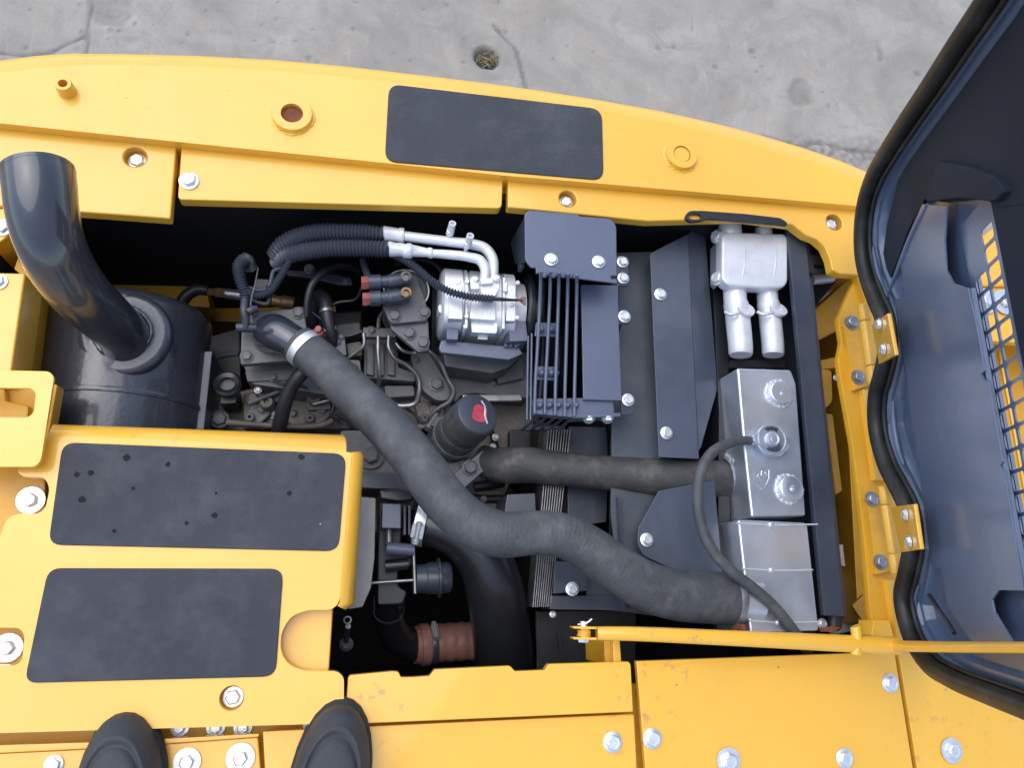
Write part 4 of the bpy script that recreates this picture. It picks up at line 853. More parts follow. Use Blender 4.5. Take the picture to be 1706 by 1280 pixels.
# ================================================================== fan belt guard
FG = thing('fan_guard', 'blue-grey steel fan guard with vertical bars and a bolted top plate', 'guard', P(960, 560, -.3))
tpz = .010
plate('top_plate', PP(rnd([(874, 356), (880, 350), (962, 356), (966, 360), (1018, 364), (1027, 375), (1028, 472), (893, 455), (893, 446), (886, 446), (875, 434)], [5, 5, 0, 0, 10, 8, 2, 2, 0, 6, 8]), tpz), .005, 'guard', FG, bevel=.0015)
plate('side_plate', [P(874, 360, tpz - .004), P(874, 436, tpz - .004), P(858, 440, -.10), P(850, 404, -.10)], .004, 'dark', FG, ext=(.003, 0, -.003), bevel=.0008)
plate('bent_tab', PP(rnd([(866, 430), (875, 432), (874, 446), (866, 446)], 2), -.05), .02, 'dark', FG, bevel=.001)
for x, y in ((918, 433), (997, 437)): bolt(x, y, tpz, 18, FG)
plate('front_face', PP([(968, 474), (1030, 475), (1030, 505), (1036, 668), (972, 666)], -.045), .006, 'guard', FG, bevel=.0015)
plate('shoulder', PP([(1018, 459), (1029, 459), (1029, 464), (1018, 464)], .0112), .01, 'pitch', FG, bevel=0)
plate('foot_bar', PP([(890, 664), (1022, 662), (1024, 690), (966, 697), (892, 690)], -.052), .02, 'guard', FG, bevel=.002)
plate('foot_flange', PP([(955, 690), (1034, 688), (1034, 694), (955, 697)], -.05), .03, 'guard', FG, bevel=.001)
rods = [(901, 452, 891, 690), (917, 452, 908, 690), (931, 454, 925, 692), (946, 456, 941, 694), (961, 458, 957, 694)]
for x, y, u, v in rods:
    hose('bar', [(x, y, tpz + .004, 6), (x, y + 16, -.004, 6), ((x + u) / 2, (y + v) / 2, -.036, 6), (u, v - 20, -.046, 6), (u, v, -.048, 6)], 'guard', FG, k=4, seg=8)
for x, y, u, v in [(880, 560, 878, 700), (886, 556, 884, 700)]:
    hose('bar', [(x, y, -.075, 4), ((x + u) / 2, (y + v) / 2, -.078, 4), (u, v, -.08, 4)], 'guard', FG, k=3, seg=8)
for yy_ in (545, 618): 
    plate('cross_strap', PP([(893, yy_ - 8), (930, yy_ - 7), (930, yy_ + 16), (891, yy_ + 15)], -.055), .006, 'guard', FG, bevel=.0015)
    for x in (901, 917, 926): MB().lathe([(-.003, .005), (.003, .006), (.007, .003)], P(x, yy_ + 4, -.05), (0, 0, 1), 8).build('weld_blob', 'guard', FG)
for x in (898, 914, 929, 944, 958): MB().lathe([(-.003, .006), (.004, .006), (.008, .003)], P(x, 676, -.05), (0, 0, 1), 9).build('weld_blob', 'guard', FG)
for x in (907, 922, 938, 951): MB().lathe([(-.003, .004), (.002, .005), (.005, .002)], P(x, 459, .008), (0, 0, 1), 8).build('weld_blob', 'guard', FG)
for x in (981, 1012): bolt(x, 697, -.060, 17, FG, ax=(0, -1, .2))
# lower cage of bent rods below the guard
for k in range(5):
    x = 884 + k * 15
    hose('cage_rod', [(x + 10, 697, -.085, 5), (x - 2, 706, -.11, 5), (x - 14, 716, -.15, 5)], 'dark', FG, k=3, seg=8)
hose('cage_rod', [(868, 716, -.15, 6), (900, 714, -.15, 6), (940, 712, -.15, 6)], 'dark', FG, k=3, seg=8)
# fan and belt behind the bars
FN = thing('cooling_fan', 'black fan pulley and blades behind the guard bars', 'fan', P(930, 580, -.4))
fc = P(925, 600, -.33); MB().lathe([(-.05, .05), (-.05, .11), (-.045, .115), (-.03, .11), (-.02, .115), (-.005, .11), (0, .05)], fc, (1, 0, .0), 36).build('pulley', 'black', FN, ang=40)
for k in range(7):
    q = 2 * math.pi * k / 7; u = Vector((0, math.cos(q), math.sin(q))); v = Vector((0, -math.sin(q), math.cos(q)))
    o = fc + X * .05
    MB().prism([o + u * .05 - v * .02, o + u * .23 - v * .05 + X * .01, o + u * .24 + v * .04 - X * .015, o + u * .05 + v * .02 - X * .01], (.003, 0, 0)).build('blade', 'black', FN)
hose('belt', [(905, 470, -.2, 10), (904, 560, -.2, 10), (900, 660, -.22, 10), (890, 740, -.26, 10)], 'hose', FN, seg=8)

# ================================================================== fan shroud
FS = thing('fan_shroud', 'dark grey folded sheet fan shroud with bolted tabs', 'shroud', P(1090, 700, -.4))
plate('face_sheet', PP([(1020, 421), (1086, 419), (1100, 770), (1105, 1020), (1036, 1010), (1018, 860), (1020, 600)], -.12), .006, 'dull', FS, bevel=.001)
plate('fold_flange', PP([(1083, 422), (1146, 390), (1163, 742), (1165, 765), (1098, 762)], -.075), .004, 'shroud', FS, bevel=.001)
MB().prism([P(1146, 390, -.0765), P(1173, 366, -.10), P(1196, 646, -.105), P(1168, 745, -.088), P(1164, 752, -.08)], (0, 0, -.005)).build('fold_side', 'shroud', FS, bevel=.001)
plate('lower_flange', PP(rnd([(1098, 818), (1190, 800), (1204, 952), (1190, 968), (1118, 948), (1072, 926), (1062, 906), (1064, 880)], [0, 0, 0, 0, 0, 6, 8, 6]), -.08), .005, 'shroud', FS, bevel=.001)
for x, y in ((1100, 491), (1110, 722)): bolt(x, y, -.075, 17, FS)
bolt(1077, 900, -.08, 18, FS)
tab = plate('tab', PP(rnd([(1026, 426), (1046, 426), (1048, 476), (1027, 477)], 4), -.06), .005, 'dark', FS, bevel=.001); bolt(1037, 437, -.06, 16, tab); bolt(1038, 464, -.06, 16, tab)
tab = plate('tab', PP(rnd([(1028, 516), (1048, 516), (1049, 540), (1028, 541)], 3), -.062), .005, 'dark', FS, bevel=.001); bolt(1040, 528, -.062, 17, tab)
tab = plate('tab', PP(rnd([(1034, 647), (1054, 648), (1056, 690), (1036, 693)], 5), -.066), .005, 'dark', FS, bevel=.001); bolt(1046, 667, -.066, 17, tab)
plate('front_panel', PP([(948, 711), (1010, 712), (1014, 770), (1010, 870), (946, 880), (946, 770)], -.19), .006, 'dark', FS, bevel=.001)
plate('cover_strip', PP([(1014, 705), (1030, 706), (1030, 1010), (1016, 1000)], -.2), .006, 'black', FS, bevel=.001)
plate('box_top', PP([(925, 936), (980, 938), (978, 985), (922, 990)], -.14), .004, 'dark', FS, bevel=.001); bolt(953, 982, -.14, 18, FS)
plate('box_front', PP([(920, 993), (1040, 993), (1040, 1018), (916, 1016)], -.16), .06, 'dark', FS, bevel=.001)
plate('lower_sheet', PP([(980, 940), (1040, 960), (1200, 1000), (1260, 1050), (1040, 1020), (976, 1016)], -.17), .006, 'dull', FS, bevel=.001)
MB().prism([P(1026, 830, -.118), P(1029, 830, -.118), P(1040, 1020, -.118), P(1036, 1020, -.118)], (0, 0, .012)).build('edge_lip', 'dark', FS)
bolt(921, 1024, -.2, 9, FS)
# condenser core: a stack of thin plates on edge
CO = thing('condenser_core', 'stack of thin bright fins on edge between the hoses', 'radiator core', P(920, 870, -.4))
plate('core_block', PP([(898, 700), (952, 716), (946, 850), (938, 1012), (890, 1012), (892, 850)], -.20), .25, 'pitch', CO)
for k in range(9):
    t = k / 8
    a, b_ = P(914 + 36 * t, 716, -.165), P(888 + 28 * t, 1012, -.165)
    MB().prism([a - X * .0007, a + X * .0007, b_ + X * .0007, b_ - X * .0007], (0, 0, -.05)).build('fin', 'steel', CO)
plate('left_baffle', PP([(845, 824), (892, 822), (894, 870), (838, 870)], -.16), .1, 'dark', CO, bevel=.002)
plate('left_baffle', PP([(850, 716), (920, 716), (912, 770), (850, 770)], -.27), .1, 'black', CO, bevel=.002)
# black tank under the prop rod
BT = thing('black_side_box', 'black sheet box low in the bay behind the prop rod', 'box', P(960, 1060, -.6))
plate('shell', PP(rnd([(894, 1018), (1060, 1018), (1060, 1150), (894, 1150)], 3), -.26), .3, 'black', BT, bevel=.003)
hose('edge_wire', [(930, 1052, -.25, 3), (933, 1070, -.25, 3), (934, 1085, -.25, 3)], 'dark', BT, seg=6)
hose('edge_wire', [(893, 1018, -.25, 3), (894, 1060, -.25, 3), (896, 1100, -.25, 3)], 'dark', BT, seg=6)

# ================================================================== cooler pack
RF = thing('cooler_stand', 'dark steel radiator frame with lifting eye and long side channel', 'frame', P(1290, 700, -.5))
plate('back_sheet', PP([(1165, 366), (1318, 372), (1400, 1052), (1190, 1052), (1188, 700)], -.17), .3, 'black', RF, bevel=.002)
o = plate('top_lug_plate', PP(rnd([(1143, 356), (1150, 351), (1170, 351), (1240, 356), (1300, 363), (1311, 370), (1312, 376), (1298, 374), (1180, 364), (1168, 368), (1150, 370), (1142, 364)], 4), .008), .006, 'black', RF, bevel=.001, holes=[PP(ell(1158, 360.5, 11, 5.2), .008)])
plate('side_channel', PP([(1311, 376), (1341, 379), (1406, 1028), (1373, 1026)], -.03), .012, 'dark', RF, bevel=.0015)
plate('channel_web', PP([(1340, 380), (1346, 384), (1411, 1030), (1405, 1028)], -.045), .1, 'dark', RF, bevel=.001)
MB().prism([P(1317, 362, -.02), P(1338, 377, -.02), P(1314, 376, -.02)], (0, 0, -.01)).build('gusset', 'dark', RF)
plate('inner_web', PP([(1184, 380), (1196, 380), (1214, 600), (1218, 1040), (1196, 1040), (1198, 690)], -.10), .1, 'black', RF, bevel=.001)
plate('divider', PP([(1218, 600), (1306, 600), (1308, 613), (1216, 613)], -.09), .08, 'black', RF, bevel=.001)
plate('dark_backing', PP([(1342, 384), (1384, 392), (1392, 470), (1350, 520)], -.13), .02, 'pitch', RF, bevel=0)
eye = plate('lifting_eye', PP(rnd([(1344, 424), (1366, 425), (1384, 434), (1388, 446), (1384, 455), (1346, 456)], 8), -.035), .008, 'black', RF, bevel=.001, holes=[PP(ell(1366, 443, 10, 5), -.035)])
hose('latch_roller', [(1352, 466, -.10, 18), (1370, 464, -.10, 18), (1386, 462, -.10, 18)], 'paintw', RF, k=2, seg=14)
plate('drain_tab', PP([(1398, 908), (1404, 908), (1408, 944), (1401, 942)], -.06), .004, 'zinc', RF, bevel=0)

OC = thing('oil_cooler_manifold', 'cast aluminium oil cooler manifold with two stub pipes above the radiator', 'manifold', P(1255, 480, -.3))
mz = -.035
plate('body', PP(rnd([(1203, 392), (1208, 386), (1308, 389), (1313, 398), (1313, 470), (1306, 479), (1275, 480), (1215, 476), (1203, 465)], 7), mz), .028, 'paintw', OC, bevel=.010, seg=4)
MB().prism([P(1197, 398, mz - .014), P(1204, 391, mz - .008), P(1204, 468, mz - .008), P(1197, 460, mz - .014)], (.004, 0, -.045)).build('end_face', 'alu', OC, bevel=.002)
for x in (1240, 1292):
    hose('parting_line', [(x + 2, 412, mz + .0008, 2), (x, 445, mz + .0008, 2), (x - 4, 466, mz - .002, 2), (x - 8, 478, mz - .012, 2)], 'cast', OC, k=3, seg=6)
for y in (394, 464): bolt(1196, y, mz - .02, 20, OC, ax=(-1, .1, .55), m='cast')
for x, y, wd in ((1216, 374, 40), (1272, 376, 30)):
    hose('stub', [(x, y - 8, mz - .016, wd * .96), (x, y - 3, mz - .015, wd), (x, y + 3, mz - .015, wd * .94), (x + 1, y + 18, mz - .018, wd * .96)], 'paintw', OC, k=3, seg=22)
for x, wd in ((1222, 44), (1276, 40)):
    d_ = .06
    hose('pipe', [(x, 466, mz - .03, wd * .9), (x + 2, 484, mz - .03, wd * .86), (x + 3, 502, mz - .03, wd * .86), (x + 4, 508, mz - .03, wd * .93), (x + 5, 514, mz - .03, wd * .93), (x + 6, 520, mz - .03, wd * .9), (x + 8, 540, mz - .03, wd * .92), (x + 12, 588, mz - .03, wd * .9), (x + 12, 592, mz - .03, wd * .82)], 'paintw', OC, k=4, seg=24)
    f = P(x + 20, 516, mz - .012); MB().lathe([(-.002, .006), (-.002, .017), (.003, .017), (.003, .006)], f, (.1, .5, 1), 22, True).build('hose_ear', 'paintw', OC)
    hose('weld_seam', [(x - 14, 520, mz - .012, 6), (x - 4, 524, mz - .004, 6), (x + 10, 521, mz - .002, 6)], 'weld', OC, k=4, seg=8)

RT = thing('radiator_tank', 'brushed aluminium radiator top tank with filler cap and two welded bosses', 'radiator tank', P(1280, 740, -.3))
rz = -.035
plate('tank', PP([(1228, 613), (1318, 616), (1327, 640), (1343, 860), (1252, 862), (1240, 750)], rz), .11, 'alu', RT, bevel=.004, seg=3)
for x, y, wd in ((1297, 656, 42), (1314, 815, 44)):
    c = P(x, y, rz); r = msz(wd, c) / 2
    b_ = MB().lathe([(-.001, r * 1.0), (.010, r * .93), (.011, r * .86), (.0105, r * .24), (.002, r * .2)], c, (0, 0, 1), 28).build('boss', 'alu', RT, ang=35)
    weld_ring(c, r * 1.06, r * .15, b_)
cp = P(1286, 737, rz); cr = msz(52, cp) / 2
neck = MB().lathe([(-.002, cr * 1.0), (.004, cr * .98), (.006, cr * .86), (.02, cr * .86)], cp, (0, 0, 1), 30).build('filler_neck', 'alu', RT, ang=40)
cz = rz + .020; cp = P(1287, 732, cz)
pts = []
for k in range(48):
    q = 2 * math.pi * k / 48; e = abs(math.cos(q + .03)); r = cr * (1.0 + .30 * max(0, (e - .93) / .07) ** .8)
    pts.append(cp + Vector((r * math.cos(q), r * math.sin(q), 0)))
cap = plate('filler_cap', pts, .008, 'alu', RT, bevel=.0015)
MB().lathe([(0, cr * .5), (.004, cr * .46), (.0045, cr * .36), (.003, cr * .3), (.003, cr * .2), (.005, cr * .16), (.005, cr * .05)], cp, (0, 0, 1), 28).build('cap_centre', 'alu', cap, ang=30)
MB().lathe([(0, cr * .98), (.0015, cr * .96), (.0015, cr * .88), (0, cr * .86)], cp, (0, 0, 1), 40, True).build('cap_ring', 'alu', cap, ang=30)
for s in (1, -1):
    arc = [cp + Vector((cr * rr_ * math.cos(q), s * cr * rr_ * math.sin(q), .0006)) for rr_, qs in ((.82, (.9, 1.2, 1.57, 1.94, 2.24)), (.6, (2.1, 1.57, 1.05))) for q in qs]
    MB().prism(arc, (0, 0, -.0004)).build('cap_print', 'dark', cap)
hose('nipple', [(1238, 737, rz + .012, 13), (1250, 736, rz + .012, 13), (1262, 735, rz + .012, 12)], 'alu', RT, k=2, seg=12)
# stamped shield mark
SM = [(1256, 783), (1281, 783), (1281, 797), (1276, 808), (1269, 816), (1262, 809), (1257, 798)]
for i in range(len(SM)):
    a, b_ = SM[i], SM[(i + 1) % len(SM)]; hose('stamp_line', [(a[0], a[1], rz - .0001, 1.1), (b_[0], b_[1], rz - .0001, 1.1)], 'alu', RT, k=1, seg=5)
for q in ([(1264, 790), (1261, 795), (1266, 797), (1264, 802)], [(1269, 785), (1268, 793), (1273, 790)], [(1277, 786), (1274, 788), (1278, 792), (1274, 794)]):
    hose('stamp_line', [(a, b_, rz - .0001, 1.4) for a, b_ in q], 'alu', RT, k=2, seg=5)
hose('inlet_stub', [(1205, 799, -.115, 58), (1228, 800, -.115, 58), (1252, 802, -.115, 58)], 'rubber', RT, k=2, seg=24)

IC = thing('intercooler_tank', 'plain aluminium intercooler end tank with thin weld seams', 'intercooler tank', P(1290, 960, -.3))
iz = -.030
plate('tank', PP([(1229, 866), (1343, 871), (1346, 876), (1365, 1052), (1250, 1056)], iz), .12, 'alu', IC, bevel=.004, seg=3)
for y, a, b_ in ((875, 1226, 1362), (951, 1236, 1354), (1038, 1248, 1364)):
    hose('seam', [(a, y - 3, iz + .001, 3), ((a + b_) / 2, y, iz + .001, 3), (b_, y - 1, iz + .001, 3)], 'cast', IC, k=3, seg=6)
    p = P((a + b_) / 2 - 10, y, iz); MB().lathe([(-.001, .0045), (.002, .0045), (.004, .002)], p, (0, 0, 1), 12).build('seam_lug', 'alu', IC)
hose('inlet_stub', [(1215, 998, -.052, 74), (1234, 1000, -.052, 74), (1258, 1002, -.054, 78)], 'alu', IC, k=2, seg=28)
bolt(1369, 1040, -.05, 14, IC, m='zinc')
LT = thing('ground_strap', 'rusty tab and short black sleeve at the foot of the side channel', 'strap', P(1390, 1040, -.12))
hose('sleeve', [(1390, 1020, -.06, 30), (1389, 1034, -.06, 28), (1388, 1046, -.06, 26)], 'hose', LT, seg=14)
plate('tab', PP(rnd([(1368, 1047), (1388, 1044), (1402, 1046), (1390, 1054), (1366, 1053)], 3), -.03), .004, 'rust', LT, bevel=.001)
OH = hose('overflow_hose', [(1250, 735, -.018, 15), (1236, 734, -.016, 15), (1212, 740, -.010, 17), (1188, 753, -.004, 18), (1170, 780, 0, 19), (1163, 815, .002, 19), (1164, 855, .002, 19), (1173, 890, 0, 19), (1192, 925, -.003, 19), (1222, 955, -.005, 19), (1258, 983, -.008, 19), (1292, 1014, -.012, 19), (1322, 1052, -.02, 19), (1345, 1085, -.06, 19)], 'hose', k=9, seg=16)
OH.data.materials[0] = M['rubber']; tag(OH, 'thin grey overflow hose curving from the radiator cap', 'hose')
HO = P(1466, 730, .03); TH_ = rad(70)
hu = Vector((0, 1, 0)); hv = Vector((-math.cos(TH_), 0, math.sin(TH_))); hn = Vector((-math.sin(TH_), 0, -math.cos(TH_)))
def huv(px, py, w_):
    q = onplane(px, py, HO + hn * w_, hn) - HO; return (q.dot(hu), q.dot(hv))
def h3(uv, w_): return HO + hu * uv[0] + hv * uv[1] + hn * w_
# ================================================================== yellow hinge frame on the right
HFm = thing('hinge_frame', 'yellow upright frame carrying the hood hinges beside the radiator', 'frame', P(1450, 760, -.3))
plate('top_rail', PP([(1427, 458), (1470, 465), (1520, 700), (1560, 950), (1570, 1090), (1462, 1085), (1450, 1020), (1440, 900), (1420, 740), (1402, 640), (1396, 600), (1402, 570), (1396, 532)], -.018), .014, 'yellow_matt', HFm, bevel=.003)
plate('step_block', PP([(1427, 456), (1452, 458), (1466, 505), (1444, 508)], -.004), .02, 'yellow_matt', HFm, bevel=.002)
plate('raised_strip', PP([(1437, 648), (1456, 652), (1490, 802), (1459, 800)], -.006), .02, 'yellow', HFm, bevel=.002)
plate('raised_strip', PP([(1479, 966), (1500, 968), (1520, 1090), (1499, 1088)], -.004), .02, 'yellow', HFm, bevel=.002)
plate('foot_block', PP([(1456, 1034), (1482, 1034), (1490, 1062), (1452, 1060)], .0), .04, 'yellow', HFm, bevel=.002)
plate('brace', PP([(1352, 520), (1410, 468), (1426, 464), (1398, 530), (1394, 552), (1356, 570)], -.16), .04, 'yellow_matt', HFm)
plate('inner_beam', PP([(1400, 480), (1440, 480), (1480, 1040), (1430, 1040)], -.30), .1, 'yellow_matt', HFm)
plate('brace', PP([(1366, 600), (1396, 594), (1399, 612), (1370, 616)], -.22), .06, 'yellow_matt', HFm)
plate('brace', PP(rnd([(1362, 614), (1386, 616), (1388, 668), (1378, 680), (1366, 678)], 6), -.14), .03, 'yellow_matt', HFm)
plate('brace', PP([(1376, 688), (1388, 690), (1404, 818), (1392, 826)], -.2), .05, 'yellow_matt', HFm)
bolt(1392, 630, -.2, 8, HFm)
plate('splash_plate', PP([(1380, 955), (1440, 955), (1456, 1045), (1385, 1060)], -.35), .01, 'beige', HFm)
plate('splash_plate', PP([(1420, 1010), (1440, 990), (1450, 1030), (1440, 1040)], -.25), .01, 'yellow_matt', HFm)
def hinge(label, b0, b1, fl, fbolts, leaf, lbolts, loc):
    t = thing('hood_hinge', label, 'hinge', loc, 'hood hinges')
    z = .034
    plate('frame_leaf', PP(fl, -.006), .012, 'yellow_matt', t, bevel=.0015)
    for x, y in fbolts: bolt(x, y, -.006, 20, t, m='steel')
    def at(s): return (b0[0] + (b1[0] - b0[0]) * s, b0[1] + (b1[1] - b0[1]) * s)
    for a, b_ in ((0, .205), (.215, .765), (.775, 1.)):
        (xa, ya), (xb, yb) = at(a), at(b_)
        hose('knuckle', [(xa, ya, z, 17), (xa + (xb - xa) * .04, ya + (yb - ya) * .04, z, 19), (xa + (xb - xa) * .96, ya + (yb - ya) * .96, z, 19), (xb, yb, z, 17)], 'yellow', t, k=2, seg=20)
    pts = [onplane(x, y, HO + hn * (.022 if zz > .05 else .018), hn) for x, y, zz in leaf]
    nn = (pts[1] - pts[0]).cross(pts[2] - pts[0]).normalized()
    if nn.dot(CAM - pts[0]) < 0: nn = -nn
    plate('hood_leaf', pts, .006, 'yellow', t, ext=-nn * .006, bevel=.0015)
    for x, y in lbolts:
        q = onplane(x, y, pts[0], nn); bolt(0, 0, 0, 17, t, ax=nn, loc=q)
    return t
hinge('upper yellow hood hinge beside the radiator pipes', (1438, 508), (1455, 641), [(1406, 540), (1434, 528), (1456, 640), (1424, 650)], [(1418, 538), (1429, 629)],
      [(1452, 541, .026), (1478, 522, .055), (1491, 592, .055), (1464, 607, .026)], [(1467, 540), (1474, 582)], P(1446, 580, -.02))
hinge('lower yellow hood hinge above the prop rod', (1472, 811), (1494, 957), [(1446, 836), (1470, 830), (1494, 950), (1460, 958)], [(1452, 832), (1466, 937)],
      [(1484, 845, .026), (1522, 840, .055), (1533, 916, .055), (1500, 921, .026)], [(1511, 858), (1517, 903)], P(1483, 885, -.02))

# deck beyond the hood, seen through its grille
SD = thing('far_side_panel', 'yellow side deck panel with wide washers seen through the hood grille', 'panel', P(1650, 500, -.1))
plate('sheet', PP([(1556, 396), (1640, 392), (1662, 374), (2050, 380), (2050, 590), (1600, 566), (1560, 570)], -.03), .02, 'yellow', SD, bevel=.003)
plate('step_face', PP([(1596, 470), (1610, 462), (1640, 472), (2000, 480), (2000, 484), (1640, 477)], -.024), .008, 'yellow_matt', SD, bevel=.001)
bolt(1641, 502, -.028, 20, SD, washer=44); bolt(1672, 504, -.028, 20, SD, washer=44)
plate('lower_sheet', PP([(1560, 560), (2050, 572), (2100, 1090), (1590, 1090)], -.16), .02, 'yellow_matt', SD, bevel=.003)
hose('grab_rod', [(1664, 586, -.10, 5), (1682, 680, -.10, 5), (1700, 780, -.10, 5), (1730, 950, -.10, 5)], 'yellow', SD, k=3, seg=8)

# ================================================================== open hood: a shallow tray standing at 70 degrees over its hinges
HD = thing('engine_hood', 'open dark blue-grey engine hood seen from inside with rubber seal and grille', 'hood', P(1520, 730, 0))
rim = [(1650, 0), (1604, 68), (1560, 135), (1512, 206), (1480, 256), (1458, 296), (1446, 332), (1440, 370), (1440, 420), (1449, 465), (1462, 500), (1476, 535), (1480, 585), (1472, 625), (1464, 655), (1463, 708), (1480, 776), (1500, 815), (1516, 850), (1523, 910), (1516, 950), (1507, 1000), (1518, 1050), (1545, 1100), (1590, 1132), (1645, 1155), (1706, 1178)]
ruv = [huv(x, y, 0) for x, y in rim]
VM = .82
u1, u0 = max(ruv[0][0], ruv[3][0]), ruv[-1][0]
outline = [(ruv[0][0], VM)] + ruv + [(u0 - .03, VM)]
outline = rnd([outline[0]], 0) + outline[1:] if False else outline
def inset(poly, d):
    n = len(poly); out = []
    for i in range(n):
        a, b, c = Vector(poly[i - 1]), Vector(poly[i]), Vector(poly[(i + 1) % n])
        t1, t2 = (b - a).normalized(), (c - b).normalized(); n1, n2 = Vector((-t1.y, t1.x)), Vector((-t2.y, t2.x))
        m_ = (n1 + n2); m_ = m_.normalized() if m_.length > 1e-6 else n1; k = d / max(.5, m_.dot(n1)); out.append(tuple(b + m_ * k))
    return out
ar_ = sum(outline[i - 1][0] * outline[i][1] - outline[i][0] * outline[i - 1][1] for i in range(len(outline)))
sg = 1 if ar_ > 0 else -1
def ringstrip(loops, name, m):
    """surface through successive closed loops of 3-D points, given a thin back"""
    mb = MB(); n = len(loops[0]); V = [p for l in loops for p in l]
    F = [(j * n + i, j * n + (i + 1) % n, (j + 1) * n + (i + 1) % n, (j + 1) * n + i) for j in range(len(loops) - 1) for i in range(n)]
    return mb.add(V, F).build(name, m, HD, ang=30)
o0, o1, o2, o3, o4 = outline, inset(outline, sg * .009), inset(outline, sg * .013), inset(outline, sg * .024), inset(outline, sg * .027)
L3 = lambda l, w_: [h3(p, w_) for p in l]
ringstrip([L3(inset(outline, -sg * .010), -.042), L3(inset(outline, -sg * .010), -.010), L3(o0, -.006), L3(o1, -.006), L3(o2, -.016), L3(o3, -.016), L3(o4, -.022), L3(inset(outline, sg * .030), -.038)], 'rim_channel', 'hood')
# rubber bulb seal along the rim, and its thin second lip
sc_ = [h3(p, .004) for p in outline]; s2, r2 = spline(sc_, [.0125] * len(sc_), 5)
MB().tube(s2, r2, 14).build('bulb_seal', 'seal', HD, ang=60)
sc_ = [h3(p, -.006) for p in inset(outline, sg * .013)]; s2, r2 = spline(sc_, [.004] * len(sc_), 5)
MB().tube(s2, r2, 10).build('seal_lip', 'seal', HD, ang=60)
# outer skin with the grille opening
GW = -.022
gl = huv(1608, 430, GW); gb = huv(1720, 985, GW)
v0g = huv(1621, 470, GW)[1]; utop = huv(1650, 362, GW)[0]; ubot = huv(1700, 1000, GW)[0]
pitch = abs(huv(1640, 640, GW)[0] - huv(1646, 672, GW)[0])
skin_out = inset(outline, sg * .0)
op = [(utop + .02, v0g - .004), (utop + .02, v0g + 2.2 * 1.42 * pitch), (ubot - .02, v0g + 2.2 * 1.42 * pitch), (ubot - .02, v0g - .004)]
plate('outer_skin', L3(skin_out, -.030), .004, 'hood', HD, ext=hn * -.004, bevel=0, holes=[L3(op, -.030)])
GH = []
pv = pitch * 1.42; rows = int((utop - ubot) / pitch)
for j in range(rows):
    for i in range(2):
        if i == 0 and j < 2: continue
        cu_, cv_ = utop - (j + .5) * pitch, v0g + (i + .5) * pv; a, b_ = pitch * .42, pv * .44
        GH.append(L3(rnd([(cu_ - a, cv_ - b_), (cu_ + a, cv_ - b_), (cu_ + a, cv_ + b_), (cu_ - a, cv_ + b_)], a * .45, 3), -.024))
plate('grille', L3([(utop + .03, v0g - .012), (utop + .03, v0g + 2.5 * 1.42 * pitch), (ubot - .03, v0g + 2.5 * 1.42 * pitch), (ubot - .03, v0g - .012)], -.024), .002, 'hood', HD, ext=hn * -.002, bevel=0, holes=GH)
# inner stiffening panel
IW = -.010
ipx = [(1536, 340), (1576, 344), (1573, 400), (1576, 450), (1588, 472), (1612, 480), (1626, 540), (1640, 618), (1634, 624), (1638, 632), (1646, 636), (1670, 770), (1666, 776), (1672, 784), (1704, 985), (1664, 984), (1652, 1000), (1656, 1020), (1690, 1076), (1622, 1074), (1578, 1010), (1570, 962), (1566, 948), (1552, 946), (1530, 780), (1513, 670), (1500, 580), (1490, 498), (1504, 496), (1507, 488), (1501, 445), (1504, 425), (1516, 385)]
plate('inner_panel', [h3(huv(x, y, IW), IW) for x, y in ipx], .003, 'hood', HD, ext=hn * -.003, bevel=.0008)
# folded edge of the panel beside the grille
e0, e1 = huv(1613, 482, IW), huv(1704, 985, IW)
MB().prism([h3(e0, IW - .002), h3(e1, IW - .002), h3((e1[0], e1[1] + .001), -.017), h3((e0[0], e0[1] + .001), -.017)], hv * .003).build('panel_fold', 'hood', HD)
e0, e1 = huv(1490, 500, IW), huv(1553, 945, IW)
MB().prism([h3(e0, IW), h3(e1, IW), h3((e1[0], e1[1] - .012), -.03), h3((e0[0], e0[1] - .012), -.03)], hv * .003).build('panel_fold', 'hood', HD)
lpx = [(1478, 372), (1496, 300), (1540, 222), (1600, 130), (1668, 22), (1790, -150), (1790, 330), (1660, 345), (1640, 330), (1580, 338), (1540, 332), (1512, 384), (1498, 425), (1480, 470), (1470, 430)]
plate('shade_sheet', [h3(huv(x, y, -.020), -.020) for x, y in lpx], .003, 'hood_shade', HD, ext=hn * -.003, bevel=.0008)  # added dark sheet, paints the shade in the upper hood corner
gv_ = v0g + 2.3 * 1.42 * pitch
plate('shade_sheet', [h3(q, -.021) for q in [(utop + .05, gv_), (utop + .05, VM - .04), (ubot - .08, VM - .04), (ubot - .08, gv_)]], .003, 'hood_shade', HD, ext=hn * -.002, bevel=.0008)  # second added sheet, paints the skin right of the grille as shaded
